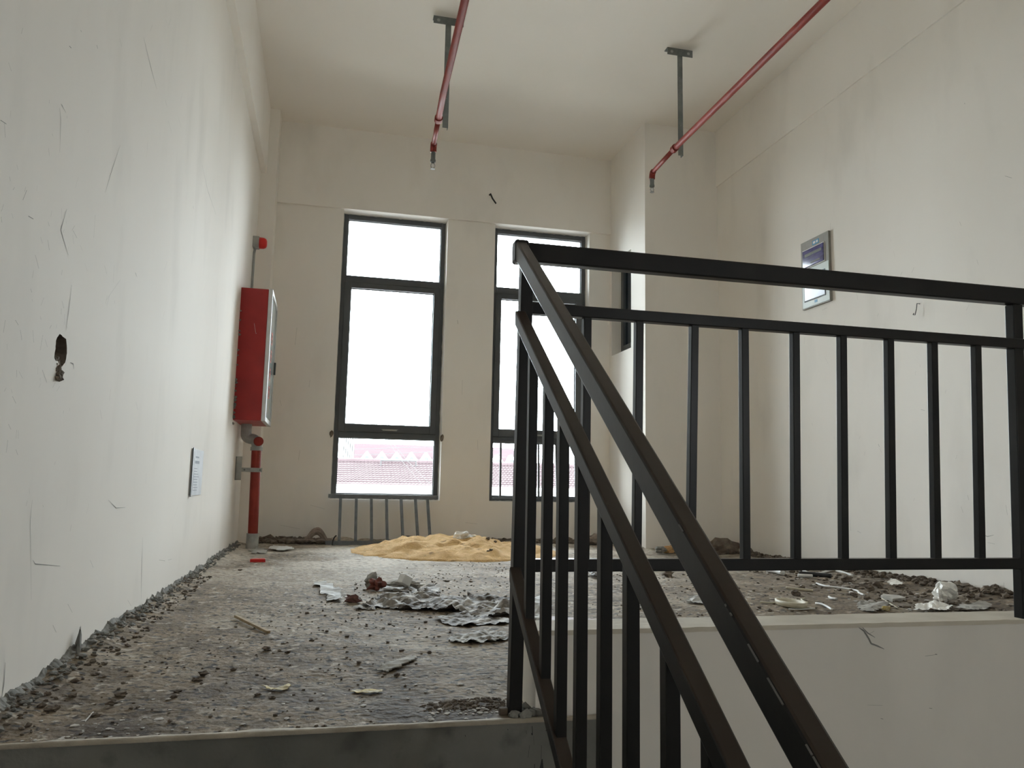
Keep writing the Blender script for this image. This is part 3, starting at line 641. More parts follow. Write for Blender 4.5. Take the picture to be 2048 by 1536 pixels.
e1 = px(867, 291, Z=zp1); c1 = px(877, 238, Z=zp1); k1 = px(887, 186, Z=zp1); t1 = px(930, 0, Z=zp1); far1 = t1+(t1-k1)*2.6
sprinkler('sprinkler_pipe', 'left red sprinkler branch pipe running overhead to a head before the windows', [far1, t1, k1], e1, px(867, 339, Y=e1.y), c1, .021, .017)
zp2 = 2.975
e2 = px(1304, 346, Z=zp2); c2 = px(1349, 297, Z=zp2); t2 = px(1650, 0, Z=zp2); far2 = t2+(t2-c2)*3.0
sprinkler('sprinkler_pipe', 'right red sprinkler branch pipe running overhead to a head beside the column', [far2, t2], e2, px(1302, 385, Y=e2.y), c2, .021, .017)

# ------------------------------------------------------------------ debris helpers
def sheet(name, label, cat, poly, m, amp=.02, seed=1, res=26, z=.004, lift=None, thick=0, fold=9):
    """crumpled sheet filling the floor outline given in photo pixels"""
    P = [fl(u, v) for u, v in poly]; c = sum(P, Vector())/len(P); c.z = 0
    o0 = [(p.x-c.x, p.y-c.y) for p in P]
    def inside(x, y):
        r_ = False; j = len(o0)-1
        for i in range(len(o0)):
            xi, yi = o0[i]; xj, yj = o0[j]
            if (yi > y) != (yj > y) and x < (xj-xi)*(y-yi)/(yj-yi)+xi: r_ = not r_
            j = i
        return r_
    xs = [q[0] for q in o0]; yy = [q[1] for q in o0]; x0, x1, y0, y1 = min(xs), max(xs), min(yy), max(yy)
    bm = NB(); g = {}
    st_ = max(x1-x0, y1-y0)/res; nx_ = int((x1-x0)/st_)+2; ny_ = int((y1-y0)/st_)+2
    for i in range(nx_):
        for j in range(ny_):
            x, y = x0+i*st_, y0+j*st_
            x += noise.noise(Vector((i*.9, j*.9, seed)))*st_*.35; y += noise.noise(Vector((i*.9, j*.9, seed+9)))*st_*.35
            v = Vector((x*fold*2.2, y*fold*1.6, seed*2.7)); h = abs(noise.noise(v))*1.5+abs(noise.noise(v*2.3))*.7+.25*noise.noise(v*5)
            g[i, j] = (x, y, z+fh(min(x+c.x, XR), y+c.y)+.40*amp*max(0, h-.2))
    vv = {}
    def gv(k):
        if k not in vv: vv[k] = bm.verts.new(g[k])
        return vv[k]
    for i in range(nx_-1):
        for j in range(ny_-1):
            cx_ = (g[i, j][0]+g[i+1, j+1][0])/2; cy_ = (g[i, j][1]+g[i+1, j+1][1])/2
            if inside(cx_, cy_):
                a, b, c_, d_ = gv((i, j)), gv((i+1, j)), gv((i+1, j+1)), gv((i, j+1))
                bm.faces.new((a, b, c_)); bm.faces.new((a, c_, d_))
    if not bm.faces: bm.faces.new([bm.verts.new((q[0], q[1], z)) for q in o0])
    o = obj(name, bm, m, smooth=False); o.location = c; tag(o, label, cat)
    if thick: mo = o.modifiers.new('t', 'SOLIDIFY'); mo.thickness = thick
    return o
def lump(name, label, cat, u, v, r, m, seed=1, z=0, sub=3, rough_=.5, group=None, smooth=False):
    p = fl(u, v, z); bm = NB(); chunk(bm, (0, 0, 0), r, seed, sub, rough_=rough_)
    mn = min(q.co.z for q in bm.verts)
    o = obj(name, bm, m, smooth=smooth); o.location = (p.x, p.y, z+fh(p.x, p.y)-mn-.002); return tag(o, label, cat, group)
def cable(name, label, cat, pts, r, m, z=.006, group=None):
    P = [fl(u, v) for u, v in pts]; 
    for p in P: p.z = fh(p.x, p.y)+z
    Q = []
    for i in range(len(P)-1):
        a, b, c, d_ = P[max(i-1, 0)], P[i], P[i+1], P[min(i+2, len(P)-1)]
        for k in range(5):
            t = k/5; Q.append(.5*((2*b)+(c-a)*t+(2*a-5*b+4*c-d_)*t*t+(3*b-a-3*c+d_)*t**3))
    Q.append(P[-1]); c0 = Q[0].copy(); c0.z = 0
    o = obj(name, tube(NB(), [q-c0 for q in Q], r, 8), m, smooth=True); o.location = c0; return tag(o, label, cat, group)
def boxy(name, label, cat, pts, m, h, z=0, bev=.002):
    """low block whose top outline is given in pixels"""
    P = [fl(u, v, z+h) for u, v in pts]; c = sum(P, Vector())/len(P); c.z = 0
    zb = fh(c.x, c.y)+z-.004
    bm = NB(); lo_ = [bm.verts.new((p.x-c.x, p.y-c.y, zb)) for p in P]; hi_ = [bm.verts.new((p.x-c.x, p.y-c.y, zb+h+rnd.uniform(-.001,.001))) for p in P]
    n_2 = len(P); bm.faces.new(lo_[::-1]); bm.faces.new(hi_)
    for i in range(n_2): bm.faces.new((lo_[i], lo_[(i+1)%n_2], hi_[(i+1)%n_2], hi_[i]))
    o = obj(name, bm, m, bevel=bev); o.location = c; return tag(o, label, cat)

# sand pile: height field
s0, s1 = Vector((.98, 6.12)), None
def sh_(x, y):
    ex_ = (x-1.02)/.82; ey_ = (y-6.12)/.80; rr2 = ex_*ex_+ey_*ey_
    if y > 6.12: rr2 = ex_*ex_+((y-6.12)/.95)**2
    b = max(0, 1-rr2)**1.15
    return .092*b*(1+.35*noise.noise(Vector((x*3.2, y*3.2, 5))))+(.034*noise.noise(Vector((x*7, y*5, 1)))+.020*noise.noise(Vector((x*17, y*12, 2)))+.006*noise.noise(Vector((x*45, y*45, 2))))*min(1, b*3)
bm = NB(); R_ = []
for j in range(90):
    y = 5.28+j*.0198; R_.append([bm.verts.new((x-1.0, y-6.1, sh_(x, y)-.004 if sh_(x, y) > .002 else -.02)) for x in [.15+i*.0195 for i in range(90)]])
for a, b in zip(R_, R_[1:]):
    for i in range(89):
        if max(q.co.z for q in (a[i], a[i+1], b[i], b[i+1])) > -.015: bm.faces.new((a[i], a[i+1], b[i+1], b[i]))
bmesh.ops.delete(bm, geom=[v for v in bm.verts if not v.link_faces], context='VERTS')
sp = obj('sand_pile', bm, M['sand'], smooth=True); sp.location = (1.0, 6.1, 0.010); tag(sp, 'low pile of yellow building sand spread on the floor before the windows', 'sand')

p = px(931, 1089, Y=6.25); bm = NB(); chunk(bm, (-.04, 0, .018), (.055, .05, .032), 3, 3, rough_=.5); chunk(bm, (.035, .0, .006), (.05, .04, .016), 8, 3, rough_=.6)
o = obj('plastic_bag', bm, M['film_w']); o.location = (p.x, 6.25, sh_(p.x, 6.25)+.002); tag(o, 'crumpled white plastic bag lying on top of the sand pile', 'bag')
for i, (u, v, s) in enumerate(((976, 1090, .016), (990, 1092, .013), (982, 1107, .014), (976, 1113, .012))):
    p = px(u, v, Y=6.0); bm = NB(); chunk(bm, (0, 0, 0), s, i, 2)
    y_ = 6.0 if i < 2 else 5.55; p = px(u, v, Y=y_)
    o = obj('clod', bm, M['rubble']); o.location = (p.x, y_, sh_(p.x, y_)+.010); tag(o, ['left one of two brown clods high on the sand pile', 'right one of two brown clods high on the sand pile', 'upper brown clod on the front slope of the sand pile', 'lower brown clod on the front slope of the sand pile'][i], 'clod')
# dark dried leaf debris behind the sand
p = px(968, 1084, Y=6.7); bm = NB()
for i in range(12): chunk(bm, (rnd.uniform(-.10, .13), rnd.uniform(-.03, .03), .0+rnd.uniform(0, .02)), (rnd.uniform(.02,.05), .02, .008), i, 1)
beam(bm, (-.11, 0, .01), (-.09, 0, .065), (0,1,0), .006, .004); beam(bm, (-.1, 0, .05), (.06, 0, .0), (0,1,0), .02, .012)
o = obj('scrap_heap', bm, M['rubble']); o.location = (p.x, 6.7, .028); tag(o, 'small dark heap of splintered scraps against the wall behind the sand pile', 'scraps')

# back wall foot: dirt, cloth, plastic
def ridge(name, label, pts, n_c, rmin, rmax, m, spread=(.05, .03), seed=1, z=.0, flat=.7):
    r_ = random.Random(seed); bm = NB(); P = [Vector(q) for q in pts]
    seg = [(a, b, (b-a).length) for a, b in zip(P, P[1:])]; tot = sum(s[2] for s in seg)
    for i in range(n_c):
        t = r_.uniform(0, tot)
        for a, b, l in seg:
            if t <= l: q = a+(b-a)*(t/l); break
            t -= l
        s = r_.uniform(rmin, rmax)*(1 if r_.random() < .85 else 1.6)
        x, y = q.x+r_.uniform(-1, 1)*spread[0], q.y+r_.uniform(-1, 1)*spread[1]
        x = min(max(x, XL+s*1.1), XR-s*1.1); y = max(min(y, YB-s*1.1), DN+.026+s)
        chunk(bm, (x, y, fh(x, y)+s*.25+z*r_.random()), (s*r_.uniform(.8, 1.4), s*r_.uniform(.8, 1.4), s*flat), i*1.3+seed, 1)
    o = obj(name, bm, m, kind='stuff'); tag(o, label, 'rubble'); return o
bm = NB(); prev = None; y = DN+.02; k = 0
while y < YP-.02:
    n1 = noise.noise(Vector((y*4.3, 1, 2))); n2 = noise.noise(Vector((y*19, 5, 2))); n3 = noise.noise(Vector((y*70, 8, 3)))
    h = max(.006, .013+.016*n1+.014*n2+.012*max(0, n3)); t = max(.004, .012+.012*noise.noise(Vector((y*13, 3, 7)))+.006*n3)
    z = fh(XL+t*2, y)
    cur = [bm.verts.new(q) for q in ((XL-.001, y, z+h*1.1), (XL+t*.45, y+.002*n3, z+h*.95), (XL+t, y, z+h*.45), (XL+t*2.2, y, z-.004))]
    if prev:
        for a in range(3): bm.faces.new((prev[a], cur[a], cur[a+1], prev[a+1]))
    prev = cur; y += .0035+.0009*k**.5*.2+.003*(y-DN)*.5; k += 1
crust = obj('mortar_crust', bm, M['rubbleg'], kind='stuff'); tag(crust, 'ragged grey mortar crust where the left wall plaster stops above the floor', 'mortar')
ridge('mortar_rubble', 'grey crumbled mortar bits fallen along the foot of the left wall', [(XL+.03, 1.80, 0), (XL+.025, 6.7, 0)], 700, .002, .008, M['rubbleg'], (.025, .02), 3, .004, .6)
ridge('mortar_rubble', 'dark dirt clods scattered beside the left wall crust', [(XL+.06, 1.80, 0), (XL+.05, 4.5, 0)], 420, .002, .007, M['rubble'], (.06, .02), 4, .0)
ridge('dirt_rubble', 'dark dirt heaped along the foot of the back wall between riser pipe and loose railing', [(-.50, 6.98, 0), (.05, 6.95, 0)], 260, .012, .030, M['rubble'], (.03, .10), 5, .012)
ridge('dirt_rubble', 'dark dirt strewn along the foot of the back wall right of the sand pile', [(1.45, 6.98, 0), (2.60, 6.95, 0)], 300, .008, .024, M['rubble'], (.03, .08), 6, .0)
ridge('dirt_rubble', 'dark clods and mortar bits along the foot of the right wall', [(XR-.04, 2.05, 0), (XR-.05, 6.1, 0)], 900, .006, .015, M['rubble'], (.06, .02), 7, .010)
ridge('dirt_rubble', 'loose dark clods covering the floor beside the right wall', [(2.75, 2.2, 0), (3.0, 4.6, 0)], 520, .004, .012, M['rubble'], (.34, .3), 8, .0, .6)
ridge('plaster_crumbs', 'pale plaster crumbs scattered over the dirt beside the right wall', [(2.5, 2.2, 0), (3.2, 5.0, 0)], 160, .003, .012, M['rubblew'], (.35, .3), 9, .0, .4)
ridge('plaster_crumbs', 'pale plaster flakes scattered over the landing floor near the stair head', [(-.4, 1.85, 0), (.25, 1.9, 0), (0, 3.6, 0)], 230, .002, .005, M['rubblew'], (.35, .25), 10, .0, .25)
ridge('dirt_crumbs', 'small dark crumbs scattered over the whole landing floor', [(-.3, 1.9, 0), (.1, 3.0, 0), (.6, 4.2, 0), (1.4, 5.2, 0)], 800, .0015, .005, M['rubble'], (.42, .35), 11, .0, .7)
ridge('dirt_crumbs', 'small dark crumbs beyond the stairwell curb', [(1.0, 2.4, 0), (1.9, 3.4, 0), (2.0, 4.8, 0)], 400, .002, .007, M['rubble'], (.5, .4), 12, .0, .7)
cD, cW = fl(935, 1412), fl(930, 1425)
ridge('dirt_crumbs', 'dark purplish crumbs spread at the stair head left of the corner post', [(cD.x-.09, cD.y, 0), (cD.x+.10, cD.y+.01, 0)], 320, .0015, .0045, M['rubble'], (.03, .045), 14, .0, .6)
ridge('plaster_crumbs', 'white plaster flakes in the dark dirt at the stair head left of the corner post', [(cW.x-.07, cW.y, 0), (cW.x+.14, cW.y-.01, 0)], 90, .0015, .0045, M['rubblew'], (.03, .02), 15, .0, .2)
cL, cR = fl(85, 1462), fl(330, 1452)
ridge('plaster_crumbs', 'pale plaster flakes lying along the stair head at far left', [(cL.x, cL.y, 0), (cR.x, cR.y, 0)], 46, .0015, .005, M['rubblew'], (.05, .07), 16, .0, .2)
# larger individual clods near the camera
for i, (u, v, s, lab) in enumerate(((243,1392,.011,'round dark clod in the dirt below the tallest spur of the left wall'),(224,1412,.010,'dark clod just in front of the round clod at lower left'),(408,1350,.011,'dark clod half sitting on a pale plaster flake, left half of the floor'),(392,1360,.009,'dark clod touching the left side of the clod on the plaster flake'),(533,1303,.010,'lone dark clod between the wooden stick and the yellow strip'),(355,1383,.008,'small dark clod halfway between the left wall and the curved yellow strip'),(515,1390,.007,'small dark clod just left of the curved yellow strip'),(545,1396,.007,'small dark clod right in front of the curved yellow strip'),(105,1424,.011,'dark clod close to the stair head at far lower left'),(190,1432,.009,'dark clod beside the pale straw at lower left'),(893,1165,.009,'small dark clod behind the large plastic sheet, left of a similar one'),(942,1165,.009,'small dark clod behind the large plastic sheet, nearest the railing post'),(480,1141,.009,'small dark clod near the left wall beyond the red plastic box side'))):
    lump('clod', lab, 'clod', u, v, (s*1.25, s*.9, s*.5), M['rubble'], i*1.7, sub=2, rough_=.6)
for i, (u, v, s, lab) in enumerate(((1592,1192,.018,'dark clod behind the open oval box'),(1605,1178,.012,'dark clod beside the long pale lath'),(1695,1165,.024,'wide dark clod high up the floor beside the right wall'),(1740,1184,.018,'squarish dark clod right of the long wavy cable strip'),(1757,1176,.022,'largest dark clod behind the cement board piece'),(1735,1201,.013,'dark clod behind the flattened clear bag'),(1800,1178,.015,'dark clod just behind the cement board piece, near the wall'),(1942,1200,.016,'dark clod right of the knotted white bag'),(1335,1152,.026,'dark stone seen between the two sloping rails below the bottom rail'))):
    lump('clod', lab, 'clod', u, v, (s*1.3, s, s*.8), M['rubble'], i*2.1+.4, sub=2)
# tall upstanding mortar spikes on the left wall foot
for i, (u, v, h) in enumerate(((150, 1340, .075), (243, 1258, .036), (290, 1225, .034), (218, 1285, .022))):
    p = px(u, v, X=XL+.012); bm = NB(); chunk(bm, (0, 0, h*.4), (.010, .016+.012*(i == 0), h*.62), i+3, 3, rough_=.5); chunk(bm, (.006, -.03, h*.12), (.012, .03, h*.30), i+7, 3, rough_=.7)
    for q in bm.verts:
        t = max(0, q.co.z/h); q.co.x *= max(.12, 1-.75*t); q.co.y = q.co.y*max(.12, 1-.85*t)+.012*t+.004*noise.noise(q.co*90)
    o = obj('mortar_spike', bm, M['rubbleg']); o.location = (XL+.013, p.y, .010); tag(o, ['tall ragged mortar spur stuck to the foot of the left wall nearest the camera', 'thin grey mortar spur at the left wall foot, third along from the stair head', 'grey mortar spur at the left wall foot farthest from the stair head', 'low grey mortar spur at the left wall foot next after the tallest one'][i], 'mortar')

# brown rope/cloth clump
bm = NB()
for k in range(9):
    a0 = k*.35; pts = [(-.09+.17*t+.01*math.sin(k), .02*math.sin(k*2), .0+(.055+.006*k%.03)*math.sin(math.pi*t)**1.2+.004*k*(1-t)) for t in [i/12 for i in range(13)]]
    tube(bm, pts, .008+.002*(k % 3), 6)
for i in range(8): chunk(bm, (rnd.uniform(-.16, .10), rnd.uniform(-.03, .03), .012), (.04, .025, .012), i, 1)
p = px(634, 1090, Y=6.85); o = obj('rope_clump', bm, M['cloth']); o.location = (p.x, 6.85, .018); o.scale = (1, 1, 1.25); tag(o, 'brown tangled clump of sacking rope at the back wall left of the loose railing', 'sacking')
p = px(655, 1085, Y=6.74); o = obj('bent_hook', tube(NB(), bez((0, 0, -.02), (0, 0, .05), (.03, 0, .062), 8), .006, 6), M['wire']); o.location = (p.x+.04, 6.72, .02); tag(o, 'dark bent wire hook beside the left end of the loose railing', 'wire')
sheet('plastic_offcut', 'flat whitish plastic offcut on the floor right of the riser pipe', 'plastic', [(537,1101),(545,1096),(583,1098),(588,1102),(560,1104)], M['white'], .012, 4, 18, .018, thick=.004)
# red block
b = boxy('red_box', 'small bright red plastic box lying on the floor in front of the riser pipe', 'box', [(500,1118),(531,1118),(530,1116),(506,1116.2)], M['bright_red'], .022)
sheet('cement_scab', 'thin pale cement scab around the foot of the riser pipe', 'mortar', [(498,1104),(515,1098),(533,1101),(528,1107),(508,1108)], M['lump'], .012, 9, 14, .010, thick=.004)
# stick
a, b = fl(471, 1238), fl(537, 1271); c = (a+b)/2
o = obj('wooden_stick', beam(NB(), a-c+Vector((0,0,.009)), b-c+Vector((0,0,.009)), (0,0,1), .009, .012), M['wood'], bevel=.001); o.location = (c.x, c.y, fh(c.x, c.y)); tag(o, 'short raw wooden stick lying on the left part of the landing floor', 'stick')
a, b = fl(186, 1428), fl(169, 1446); c = (a+b)/2
o = obj('straw', tube(NB(), [a-c+Vector((0,0,.005)), b-c+Vector((0,0,.004))], .0016, 6), M['rubblew']); o.location = (c.x, c.y, fh(c.x, c.y)); tag(o, 'thin pale straw lying near the stair head at far left', 'straw')
# yellow strips
for poly, lab in (([(522,1370),(527,1369),(540,1375),(552,1377),(566,1376),(577,1368),(582,1371),(575,1379),(562,1384),(548,1383),(534,1378)], 'curved dirty yellow strip on the floor nearer the left wall'), ([(700,1384),(712,1379),(728,1382),(745,1381),(766,1382),(764,1387),(740,1389),(715,1387)], 'ragged dirty yellow strip on the floor near the middle of the stair head')):
    sheet('yellow_strip', lab, 'strip', poly, M['yellow'], .008, len(poly), 34, .004, thick=.001, fold=14)
# folded paper
sheet('cardboard_scrap', 'folded pale cardboard scrap lying alone on the landing floor', 'cardboard', [(754,1344),(770,1333),(808,1321),(833,1318),(832,1325),(812,1334),(795,1341),(776,1347)], M['lump'], .016, 5, 22, .006, thick=.003, fold=6)
# plastic litter
sheet('plastic_scrap', 'clear crumpled plastic scrap farthest left in the litter trail', 'plastic', [(628,1167),(650,1166),(672,1176),(680,1188),(688,1202),(682,1209),(664,1206),(648,1197),(645,1184)], M['film'], .028, 2, 24, .006, fold=7)
lump('brown_leaf', 'brown curled leaf or cardboard bit touching the clear plastic scrap', 'leaf', 703, 1208, (.028, .014, .014), M['strap'], 5, rough_=.7, sub=2)
lump('red_wrapper', 'rusty red crumpled wrapper at the left end of the litter heap', 'wrapper', 753, 1182, (.030, .026, .024), M['redlump'], 2, rough_=.7)
lump('white_wrapper', 'white wrinkled wrapper lump left of and behind the red wrapper', 'wrapper', 742, 1176, (.026, .026, .026), M['film'], 7, rough_=.6)
lump('white_wrapper', 'long white twisted wrapper lying behind the small opened carton', 'wrapper', 795, 1175, (.07, .022, .016), M['film'], 4, rough_=.6)
p = fl(806, 1182); bm = box(-.026, .026, -.022, .022, -.002, .042); bmesh.ops.rotate(bm, verts=bm.verts, cent=(0,0,0), matrix=Matrix.Rotation(.5, 3, 'Z') @ Matrix.Rotation(.45, 3, 'Y'))
o = obj('small_carton', bm, M['white'], bevel=.003); o.location = (p.x, p.y, .034); tag(o, 'small opened pale carton tilted on the litter heap', 'carton')
lump('white_wrapper', 'pale wrapper lump to the right of the small carton', 'wrapper', 826, 1177, (.035, .02, .014), M['film'], 9, rough_=.6)
sheet('flat_wrapper', 'flat grey wrapper with a rounded end in front of the carton', 'wrapper', [(760,1182),(800,1184),(820,1190),(830,1198),(850,1196),(875,1192),(880,1183),(866,1176),(848,1178),(838,1184),(800,1180),(770,1178)], M['film_grey'], .03, 6, 34, .010, thick=.002, fold=6)
sheet('plastic_sheet', 'large dirty grey plastic sheet crumpled in the middle of the landing floor', 'plastic sheet', [(718,1214),(740,1213),(752,1203),(762,1196),(800,1194),(840,1191),(862,1188),(890,1200),(915,1202),(940,1196),(970,1198),(1000,1196),(1030,1200),(1055,1210),(1050,1226),(1020,1234),(985,1238),(940,1232),(900,1226),(860,1224),(810,1222),(760,1218),(735,1220)], M['film_grey'], .075, 8, 60, .004, fold=4.5)
sheet('plastic_sheet', 'smaller wrinkled plastic sheet just in front of the large grey sheet', 'plastic sheet', [(868,1236),(890,1230),(920,1229),(960,1234),(1010,1238),(1030,1244),(1010,1250),(960,1252),(930,1253),(890,1248)], M['film_grey'], .035, 11, 40, .004, fold=6)
sheet('plastic_sheet', 'pale plastic sheet with a yellowish fold nearest the corner railing post', 'plastic sheet', [(896,1282),(905,1274),(925,1272),(955,1270),(980,1266),(1005,1268),(1022,1278),(1010,1284),(975,1288),(950,1291),(920,1290),(902,1288)], M['film'], .034, 13, 40, .004, fold=7)
sheet('plastic_scrap', 'small grey plastic scrap at the left tip of the large sheet', 'plastic', [(706,1218),(722,1214),(745,1216),(752,1221),(735,1222),(715,1221)], M['film'], .02, 17, 16, .004)
# seen between the balusters
sheet('plastic_scrap', 'crumpled pale plastic scrap seen between the sloping balusters', 'plastic', [(1060,1240),(1070,1200),(1090,1195),(1098,1215),(1092,1240),(1080,1252)], M['film'], .06, 19, 22, .006, fold=6)
boxy('brown_strap', 'dark reddish brown flat strap behind the curb seen between balusters', 'strap', [(1085,1231),(1150,1234),(1205,1238),(1205,1244),(1150,1246),(1085,1245)], M['strap'], .016)
sheet('green_white_rag', 'small green and white rag on the floor beyond the bottom rail', 'rag', [(1176,1150),(1190,1144),(1204,1146),(1206,1156),(1192,1158),(1180,1155)], M['film_grey'], .05, 21, 18, .008, fold=6)
sheet('plastic_scrap', 'white fan-shaped plastic scrap on the floor seen just left of the handrail', 'plastic', [(1371,1206),(1385,1196),(1420,1194),(1440,1200),(1430,1208),(1400,1210)], M['film'], .03, 23, 20, .006, fold=6)
# right-hand debris beyond the curb
cable('cable_trim', 'long wavy white cable strip on the dirt beyond the curb', 'cable', [(1633,1169),(1650,1174),(1680,1178),(1713,1183),(1718,1187),(1728,1191)], .0055, M['white'])
cable('cable_trim', 'short curved white cable strip below the long wavy one', 'cable', [(1658,1195),(1663,1199),(1673,1201)], .006, M['white'])
cable('cable_trim', 'white cable strip ending near the oval box', 'cable', [(1632,1211),(1645,1214),(1655,1217),(1664,1221)], .0055, M['white'])
cable('cable_trim', 'white cable strip high up beside the foot of the right wall', 'cable', [(1604,1143),(1618,1149),(1640,1149),(1665,1145),(1680,1148),(1705,1155)], .008, M['white'])
cable('cable_trim', 'thin pale cable curling right of the oval box', 'cable', [(1610,1202),(1603,1204),(1608,1208),(1616,1210)], .004, M['cream'])
cable('cable_trim', 'thin pale string in front of the oval box', 'cable', [(1578,1222),(1600,1221.5),(1630,1219.5)], .0022, M['white'])
cable('pvc_pipe', 'white plastic pipe offcut lying under the bottom rail', 'pipe', [(1536,1146),(1550,1149),(1566,1152.5)], .016, M['white'], z=.016)
cable('pvc_pipe', 'short white plastic pipe with dark rubber lying near the right wall', 'pipe', [(1596,1155.5),(1625,1156.5)], .011, M['white'], z=.012)
cable('black_hose', 'black rubber hose length behind the short white pipe', 'hose', [(1598,1152),(1630,1154),(1662,1157)], .014, M['wire'], z=.014)
cable('pale_lath', 'long thin pale lath on the dirt behind the oval box', 'lath', [(1572,1178.5),(1600,1181),(1626,1182.5)], .007, M['cream'])
cable('pale_lath', 'thin pale lath pointing at the left side of the oval box', 'lath', [(1520,1208),(1540,1209.5),(1554,1210)], .004, M['cream'])
cable('string', 'thin tan strings crossing the curb edge near the yellow scrap', 'string', [(1764,1198),(1780,1208),(1796,1220)], .003, M['cream'])
# oval box (open cream ring)
p = fl(1582, 1214); bm = NB(); n_r = 28
for ring in (0, 1):
    pass
R0, R1 = [], []
prof = [(.050, 0), (.054, .008), (.055, .022), (.047, .023), (.043, .012), (.040, .003)]
V = [[bm.verts.new((r_*math.cos(2*math.pi*k/n_r)*1.0, r_*math.sin(2*math.pi*k/n_r)*1.75, z_)) for k in range(n_r)] for r_, z_ in prof]
for a, b in zip(V, V[1:]):
    for k in range(n_r): bm.faces.new((a[k], a[(k+1)%n_r], b[(k+1)%n_r], b[k]))
bm.faces.new(V[-1])
o = obj('oval_box', bm, M['cream'], smooth=True); o.location = (p.x, p.y, .006); tag(o, 'open oval cream plastic box on the dirt beyond the curb', 'plastic box')
sheet('plastic_bag', 'clear flattened plastic bag on the dirt behind the middle of the curb', 'bag', [(1712,1216),(1722,1208),(1740,1206),(1760,1209),(1778,1215),(1772,1223),(1745,1227),(1722,1224)], M['film'], .055, 25, 26, .006, fold=5)
boxy('cement_slab', 'flat broken piece of pale cement board beside the right wall', 'cement board', [(1761,1189),(1766,1185),(1800,1188),(1812,1193),(1785,1195)], M['lump'], .018)
bm = NB(); chunk(bm, (0, 0, .045), (.055, .045, .045), 6, 3, rough_=.28); chunk(bm, (-.045, -.01, .02), (.028, .03, .028), 9, 3, rough_=.5)
p = fl(1893, 1204); o = obj('plastic_bag', bm, M['film_w'], smooth=False); o.location = (p.x, p.y, .008); tag(o, 'knotted white plastic bag standing near the foot of the right wall', 'bag')
sheet('crumpled_tissue', 'crumpled off-white tissue behind the right end of the curb', 'tissue', [(1826,1223),(1845,1214),(1866,1210),(1890,1212),(1905,1220),(1895,1226),(1850,1227)], M['film_w'], .055, 27, 26, .006, fold=7)
sheet('plastic_offcut', 'flat pale grey plastic sheet right of the crumpled tissue', 'plastic', [(1905,1222),(1930,1214),(1965,1211),(1985,1215),(1975,1224),(1935,1227)], M['film'], .022, 29, 26, .010, fold=4)
sheet('paper_scrap', 'white paper scrap on the dirt against the right wall', 'paper', [(1775,1171),(1790,1169),(1806,1174),(1800,1177),(1782,1175)], M['film_w'], .03, 31, 14, .014)
lump('yellow_scrap', 'small yellow scrap on the curb edge near the flattened bag', 'scrap', 1772, 1224, (.02, .012, .01), M['yellow'], 3, sub=2)
# column foot rubble
for i, (u, v, s, mm, lab) in enumerate(((1322,1113,.045,'rubbleg','grey stone lump leftmost in the rubble at the column foot'),(1343,1113,.050,'brick','orange broken brick piece at the column foot'),(1353,1106,.045,'brick','upper orange brick piece beside the handrail at the column foot'),(1336,1106,.030,'rubblew','pale plaster lump behind the bricks at the column foot'))):
    p = px(u, v, Y=5.9); bm = NB(); chunk(bm, (0, 0, 0), (s, s*.8, s*.6), i+2, 2); o = obj('rubble_lump', bm, M[mm]); o.location = (p.x, 5.9+i*.05, .02+s*.3); tag(o, lab, 'rubble')
bm = NB()
for i in range(46):
    t = rnd.random(); chunk(bm, (rnd.uniform(-.26, .16), rnd.uniform(-.12, .1), rnd.uniform(0, .07)*(1-t)), rnd.uniform(.02, .045), i, 1)
chunk(bm, (-.10, 0, .02), (.15, .09, .085), 4, 3); chunk(bm, (.05, 0, .0), (.10, .07, .05), 5, 3)
p = px(1462, 1112, Y=5.85); o = obj('dirt_heap', bm, M['rubble'], kind='stuff'); o.location = (p.x, 5.85, .01); tag(o, 'dark dirt heap in the corner between column and right wall', 'dirt')
bm = NB(); chunk(bm, (0, 0, .03), (.09, .06, .045), 4, 3); chunk(bm, (-.11, .02, .01), (.09, .04, .02), 6, 3)
p = px(1192, 1086, Y=6.8); o = obj('mortar_lump', bm, M['cloth']); o.location = (p.x, 6.8, .02); tag(o, 'brownish mortar lump at the back wall below the right window', 'mortar')

# ------------------------------------------------------------------ outside
g = struct('ground', box(-160, 200, 8.0, 400, -7.2, -7.0), M['ground'])
# neighbouring tiled house
TY0, TY1 = 24.6, 27.0
ze = px(768, 970, Y=TY0).z; zr = px(768, 925, Y=TY1).z
hx0, hx1 = -9.0, 16.0
hs = thing('tiled_house', 'low white house with a red tiled roof outside the windows', 'house', ((hx0+hx1)/2, (TY0+TY1)/2, -7))
def hloc(bm): bmesh.ops.translate(bm, verts=bm.verts, vec=-Vector(hs.location)); return bm
bm = NB(); bx(bm, hx0+.3, hx1-.3, TY0+.4, 2*TY1-TY0-.4, -7, ze+.02); obj('wall', hloc(bm), M['facade'], hs)
rows_n = 11; pitch = .115; bm = NB(); nxr = int((hx1-hx0)/pitch)
for r_ in range(rows_n):
    y0 = TY0+(TY1-TY0)*r_/rows_n; y1 = TY0+(TY1-TY0)*(r_+1)/rows_n+.06; z0 = ze+(zr-ze)*r_/rows_n+.05; z1 = ze+(zr-ze)*(r_+1)/rows_n+.012
    prev = None
    for i in range(nxr*4+1):
        x = hx0+pitch*i/4; w_ = .010*math.cos(2*math.pi*i/4)
        cur = (bm.verts.new((x, y0, z0-.055)), bm.verts.new((x, y0, z0+w_)), bm.verts.new((x, y1, z1+w_)))
        if prev: bm.faces.new((prev[0], cur[0], cur[1], prev[1])); bm.faces.new((prev[1], cur[1], cur[2], prev[2]))
        prev = cur
obj('roof_tiles', hloc(bm), M['tile'], hs, kind='stuff')
